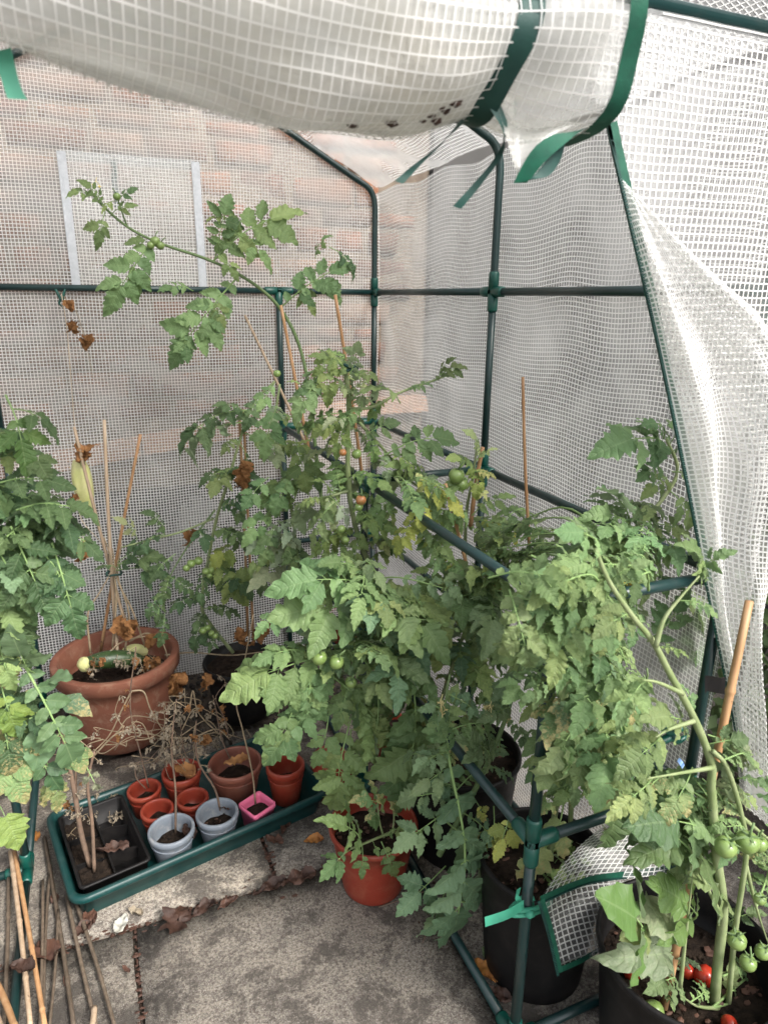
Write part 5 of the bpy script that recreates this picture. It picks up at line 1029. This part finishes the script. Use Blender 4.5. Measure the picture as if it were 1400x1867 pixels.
# ---- dried seedlings in the tray
def seedling(label, pts, Z0, seed, n=10, mat='drystem', r=.0022, tops=True, group='dried seedlings in the tray pots'):
    b = P(*pts[0], Z=Z0); y = b.y; p_ = Plant('dried_seedling', label, b, DARKG, seed, 'dried seedling', group, stemmat=mat)
    sp = p_.stem([b] + [P(x, yy, Y=y - .004 * i) for i, (x, yy) in enumerate(pts[1:])], r, r * .6, 20)
    x, yy = pts[-1]
    for i in range(n):
        k = p_.r.randrange(8, 20) if tops else p_.r.randrange(4, 20); o = sp[k]; p_.leaf(o, o + V((p_.r.uniform(-.03, .03), p_.r.uniform(-.02, .02), p_.r.uniform(-.05, .005))), n=3, kind=p_.r.choice('gggd'), size=1.3, mini=False)
    return p_
seedling('thin brown seedling stem bent over in the small back pot', [(271, 1436), (255, 1370), (240, 1310), (238, 1260), (248, 1180)], .055, 41, 4)
seedling('dried seedling with grey curled top standing in the left grey pot', [(320, 1520), (320, 1440), (313, 1370), (318, 1300), (322, 1275)], .05, 42, 12, r=.0026)
seedling('brown kinked seedling stem in the right pale grey pot', [(402, 1480), (392, 1440), (362, 1390), (356, 1340), (358, 1315)], .05, 43, 10, r=.0028)
seedling('tall straw coloured stem rising from the pink square pot', [(466, 1468), (460, 1410), (442, 1330), (430, 1275), (445, 1210), (462, 1120)], .05, 44, 1, 'strawstem', .0022)
seedling('two tangled brown stems in the soil of the black cell tray', [(165, 1580), (148, 1520), (135, 1440), (118, 1360), (112, 1320)], .045, 45, 9, r=.0062)
seedling('bare brown stem leaning right of the tangled pair in the cell tray', [(172, 1590), (168, 1500), (160, 1430), (172, 1370)], .045, 52, 3, r=.0042)
seedling('thin stem beside the tangled pair in the black cell tray', [(158, 1560), (142, 1480), (138, 1400), (145, 1350)], .045, 46, 4, r=.003)
seedling('withered stem with tan leaves in the widest brownish pot', [(425, 1395), (405, 1350), (395, 1300), (388, 1268)], .06, 47, 6)
seedling('short dry stem in the bright orange red pot', [(517, 1400), (514, 1370), (510, 1330), (508, 1270)], .07, 48, 1, 'strawstem')
# straw tangle between tray and terracotta pot
dv = Plant('dried_vine', 'tangle of straw coloured dead stems between the tray and terracotta pot', P(300, 1350, Z=.05), DARKG, 51, 'dried vine', stemmat='strawstem')
for i in range(16):
    x0, y0 = dv.r.uniform(170, 420), dv.r.uniform(1300, 1400); pts = [(x0, y0)]
    for k in range(4): x0 += dv.r.uniform(-10, 60) * (1 if i % 2 else -1); y0 += dv.r.uniform(-35, 22); pts.append((x0, y0))
    dv.stem([P(x, y, Y=1.72 + .02 * nz(i, k, 0)) for k, (x, y) in enumerate(pts)], .0016, .0008, 20)
for i in range(14):
    x0, y0 = dv.r.uniform(200, 440), dv.r.uniform(1330, 1440); pts = [(x0, y0)]
    for k in range(4): x0 += dv.r.uniform(-28, 28); y0 += dv.r.uniform(-45, 5); pts.append((x0, y0))
    dv.stem([P(x, y, Y=1.58 + .02 * nz(i, k, 3)) for k, (x, y) in enumerate(pts)], .0015, .0007, 16, 'drystem' if i % 2 else None)
    for k in range(3): x, y = pts[2 + k % 3]; dv.px(x, y, x + dv.r.uniform(-18, 18), y + dv.r.uniform(5, 28), 1.57, n=3, kind='g', size=1.3, mini=False)
for pts in (((170, 1380), (210, 1340), (240, 1336), (300, 1345), (315, 1370)), ((240, 1260), (262, 1262), (275, 1295), (302, 1340)), ((240, 1260), (222, 1295), (200, 1340), (172, 1370)), ((310, 1345), (350, 1345), (395, 1330), (420, 1350)), ((345, 1300), (352, 1260), (362, 1300), (400, 1340))): dv.stem([P(x, y, Y=1.66) for x, y in pts], .0024, .0014, 20)
for i in range(34): x, y = 120 + dv.r.uniform(0, 110), 1440 + dv.r.uniform(0, 130); dv.px(x, y, x + dv.r.uniform(-22, 22), y + dv.r.uniform(5, 30), 1.42 + (1600 - y) * .0012, n=3, kind='gg'[i % 2], size=1.3, mini=False)
for i in range(26): x, y = dv.r.uniform(180, 430), dv.r.uniform(1280, 1390); dv.px(x, y, x + dv.r.uniform(-25, 25), y + dv.r.uniform(0, 35), 1.7, n=3, kind='ggd'[i % 3], size=1.4, mini=False)

# ------------------------------------------------------------------ CLIPS, FALLEN LEAVES, SMALL THINGS
def clip(label, p, s, ang, mat='joint'):
    t = thing('plant_clip', label, 'clip', p); t.rotation_euler = (0, ang, 0)
    for sg in (-1, 1):
        q = MB(); q.tube(spline([(-s * 1.2, 0, sg * s * .55), (-s * .4, 0, sg * s * .25), (0, 0, sg * s * .12), (s * .5, 0, sg * s * .32), (s * .9, 0, sg * s * .05)], 12), [s * .10, s * .16, s * .18, s * .18, s * .18, s * .18, s * .16, s * .14, s * .14, s * .12, s * .1, s * .07], 8); q.build('jaw', M[mat], t)
    q = MB(); q.tube([(0, -s * .22, 0), (0, s * .22, 0)], s * .14, 8); q.build('pivot', M['darktie'], t)
clip('green plastic clamp gripping the thick stem beside the white flap', P(1225, 1340, Y=.57), .032, .25)
clip('green clip hanging on the back rail with withered vine', P(112, 545, Y=2.185), .022, 1.57)
clip('small dark clip joining the pale stem to its cane', P(640, 672, Y=1.44), .020, .1, 'darktie')
q = MB(); c = P(208, 1045, Y=1.935); q.tube([c + V((.020 * math.cos(a), .020 * math.sin(a), .002 * math.sin(a * 3))) for a in [k * .4 for k in range(17)]], .003, 6); tag(q.build('twist_tie', M['darktie']), 'dark wire tie bunching the three canes above the terracotta pot', 'tie')
q = MB(); q.ribbon(spline([P(1236, 1385, Y=.56), P(1242, 1392, Y=.555), P(1246, 1399, Y=.56)], 6), (.6, 0, 1), .006); tag(q.build('plant_tag', M['blue']), 'tiny blue and white tag caught below the green clamp', 'tag')
q = MB(); q.ribbon(spline([P(718, 1285, Y=1.12), P(722, 1305, Y=1.12)], 5), (1, 0, .2), .005); tag(q.build('plant_tag', M['tie']), 'small turquoise strip above the narrow orange pot', 'tag')
q = MB(); a = P(1285, 1265, Y=.64); q.v = []; 
fsh = [a + V((.035 * u, .006 * math.sin(u * 5 + v), .028 * v - .006 * u)) for v in (0, .5, 1) for u in (0, .33, .66, 1)]
q.add(fsh, [(j * 4 + i, j * 4 + i + 1, j * 4 + i + 5, j * 4 + i + 4) for j in range(2) for i in range(3)]); tag(q.build('plastic_scrap', M['black']), 'torn black plastic scrap caught behind the thick cane', 'plastic scrap')
def fallen_leaf(px, py, wpx, mat, label, ratio=.6, lobes=0, rot=0, seed=0, curl=.5, z=.004):
    if px != 325: lobes = 0
    p = P(px, py, Z=z); L = wpx * (p - CP).dot(CF) / FPX; rr = random.Random(seed); q = MB(); n = 12; rows = []
    vs_ = []; fs = []; uv = []
    if lobes:
        nr, na = 5, 40
        for j in range(nr + 1):
            for k in range(na):
                th = 2 * math.pi * k / na; ro = .5 * (.66 + .34 * abs(math.cos(2.5 * th)) ** .8) * (1 - .35 * max(0, -math.cos(th)) ** 6) * (1 + .10 * math.sin(th * 13 + seed)) * (1 + .5 * nz(math.cos(th) * 2, math.sin(th) * 2, seed)); r_ = ro * L * (.05 + .95 * j / nr); x, y = r_ * math.sin(th) * (.7 + .4 * ratio), r_ * math.cos(th)
                h = L * (.16 * nz(x / L * 3, y / L * 3, seed) + .07 * nz(x / L * 9, y / L * 9, seed) + .35 * curl * (r_ / L) ** 2 * (1 + math.sin(th * 2 + seed)))
                vs_.append((x, y, max(0, h + .05 * L)))
        for j in range(nr):
            for k in range(na): fs.append((j * na + k, j * na + (k + 1) % na, (j + 1) * na + (k + 1) % na, (j + 1) * na + k))
    for i in range(n + 1 if not lobes else 0):
        t = i / n; w = ratio * .5 * math.sin(math.pi * (.03 + .97 * t) ** .8) ** .8
        if lobes: w *= 1 + .22 * math.sin(t * lobes * 6.28)
        for k in range(7):
            s_ = k / 3 - 1; x = s_ * w * L; y = (t - .5) * L
            h = L * (curl * .45 * abs(s_) ** 1.6 * w * 2 + .20 * nz(t * 4, s_ * 2.5, seed) + .09 * nz(t * 11, s_ * 6, seed) + curl * .25 * (t - .5) ** 2 + .03 * math.sin(t * 30) * (abs(s_) > .1))
            vs_.append((x, y, max(0, h + .06 * L)))
    for i in range(n if not lobes else 0):
        for k in range(6): a = i * 7 + k; fs.append((a, a + 1, a + 8, a + 7))
    q.add(vs_, fs); o = q.build('fallen_leaf', M[mat], None, True, p); o.rotation_euler = (rr.uniform(-.1, .1), rr.uniform(-.1, .1), rot); tag(o, label, 'leaf', 'fallen leaves on the paving'); return o
for i, a in enumerate([(325, 1680, 66, 'deadleaf', 'large lobed brown leaf in the slab joint below the tray', .9, 3, .9), (84, 1738, 60, 'deadleaf', 'crumpled brown leaf caught over the loose canes', .8, 2, .4), (40, 1768, 46, 'deadleaf', 'dark shrivelled leaf lying on the cane bundle', .7, 2, 1.2, .05), (150, 1700, 40, 'deadleaf', 'folded brown leaf between tray corner and joint', .6, 0, 2.2), (165, 1675, 40, 'deadleaf', 'reddish brown leaf close under the tray corner', .6, 0, .3), (545, 1606, 62, 'deadleaf', 'pleated brown beech leaf in the joint near the red pot', .5, 0, 1.5), (492, 1622, 66, 'deadleaf', 'long curled brown leaf lying along the joint', .36, 0, 1.75), (572, 1535, 36, 'orangeleaf', 'orange oval leaf on the slab by the tray end', .5, 0, 1.3), (222, 1686, 44, 'paleleaf', 'white bleached leaf on the slab below the tray', .5, 0, -.5), (247, 1664, 34, 'dry_grey', 'curled grey leaf beside the white bleached leaf', .4, 0, .8), (66, 1527, 26, 'orangeleaf', 'small orange leaf by the left ground pole', .6, 0, .1), (372, 1660, 46, 'deadleaf', 'dark beech leaf next to the lobed brown leaf', .5, 0, 1.9), (415, 1650, 40, 'deadleaf', 'narrow twisted leaf midway along the joint', .35, 0, 1.9), (500, 1535, 40, 'deadleaf', 'brown leaf fragment tucked against the tray front', .5, 0, .7), (885, 1775, 60, 'orangeleaf', 'chestnut leaf wedged between ground rail and tall pot', .5, 2, .2), (905, 1815, 52, 'deadleaf', 'brown leaf below the chestnut one beside the tall pot', .5, 0, .8), (520, 1510, 34, 'deadleaf', 'small dark leaf beyond the joint crossing', .5, 0, 2.5), (100, 1640, 30, 'deadleaf', 'small reddish leaf between two thin canes', .5, 0, .1), (230, 1770, 22, 'deadleaf', 'tiny dark leaf chip on the left slab', .4, 0, .6), (122, 1790, 30, 'deadleaf', 'narrow brown leaf on the left slab by the canes', .4, 0, .1), (720, 1470, 50, 'deadleaf', 'brown leaf in the shade behind the red pot', .6, 0, .3), (640, 1440, 50, 'deadleaf', 'brown leaf beside the upturned pot', .6, 0, 1.0), (240, 1340, 60, 'deadleaf', 'tan leaf leaning on the foot of the terracotta pot', .7, 2, .9), (440, 1300, 46, 'deadleaf', 'pale brown leaf on gravel before the small black pot', .6, 0, 1.2), (335, 1410, 52, 'dry', 'curled tan leaf lying in the back tray pot', .6, 2, .6, .10), (432, 1392, 46, 'dry', 'curled tan leaf lying in the widest brownish pot', .5, 2, 1.4, .115), (345, 1520, 40, 'deadleaf', 'reddish brown scrap on soil of the left grey pot', .6, 2, .4, .06), (415, 1475, 34, 'deadleaf', 'brown scrap on soil of the right grey pot', .6, 2, 1.1, .06), (205, 1550, 60, 'deadleaf', 'withered tan leaf across the divider of the cell tray', .35, 2, 1.4, .06)]):
    px, py, w, mt, lb, ra, lo, ro = a[:8]; fallen_leaf(px, py, w, mt, lb, ra, lo, ro, i, .6, a[8] if len(a) > 8 else .004)
# debris in the joints
q = MB(); rr = random.Random(8)
for i in range(620):
    if i < 400: x, y = rr.uniform(-.5, .62), 1.232 + rr.gauss(0, .008)
    elif i < 490: x, y = -.04 + rr.gauss(0, .004), rr.uniform(.7, 1.23)
    elif i < 540: x, y = .267 + rr.gauss(0, .005), rr.uniform(1.24, 1.4)
    else: x, y = rr.uniform(-.4, .7), rr.uniform(.8, 1.5)
    s_ = rr.uniform(.0012, .0042); q.blob((x, y, rr.uniform(-.008, -.001)), s_, i, .9, 5, 3, 0, (rr.uniform(.6, 2.6), rr.uniform(.5, 1.6), .4))
tag(q.build('leaf_litter', M['deadleaf'], None, False), 'crumbled brown leaf litter in the paving joints', kind='stuff')
for nm, lb, pts in (('twig', 'thin dark twig on the slab below the red pot', ((690, 1655), (735, 1640), (785, 1622))), ('twig', 'short twig upright on the slab near the lower rail', ((770, 1720), (778, 1700), (782, 1680)))):
    q = MB(); q.tube(spline([P(x, y, Z=.003) for x, y in pts], 8), .0012, 5); tag(q.build(nm, M['drystem']), lb, 'twig')
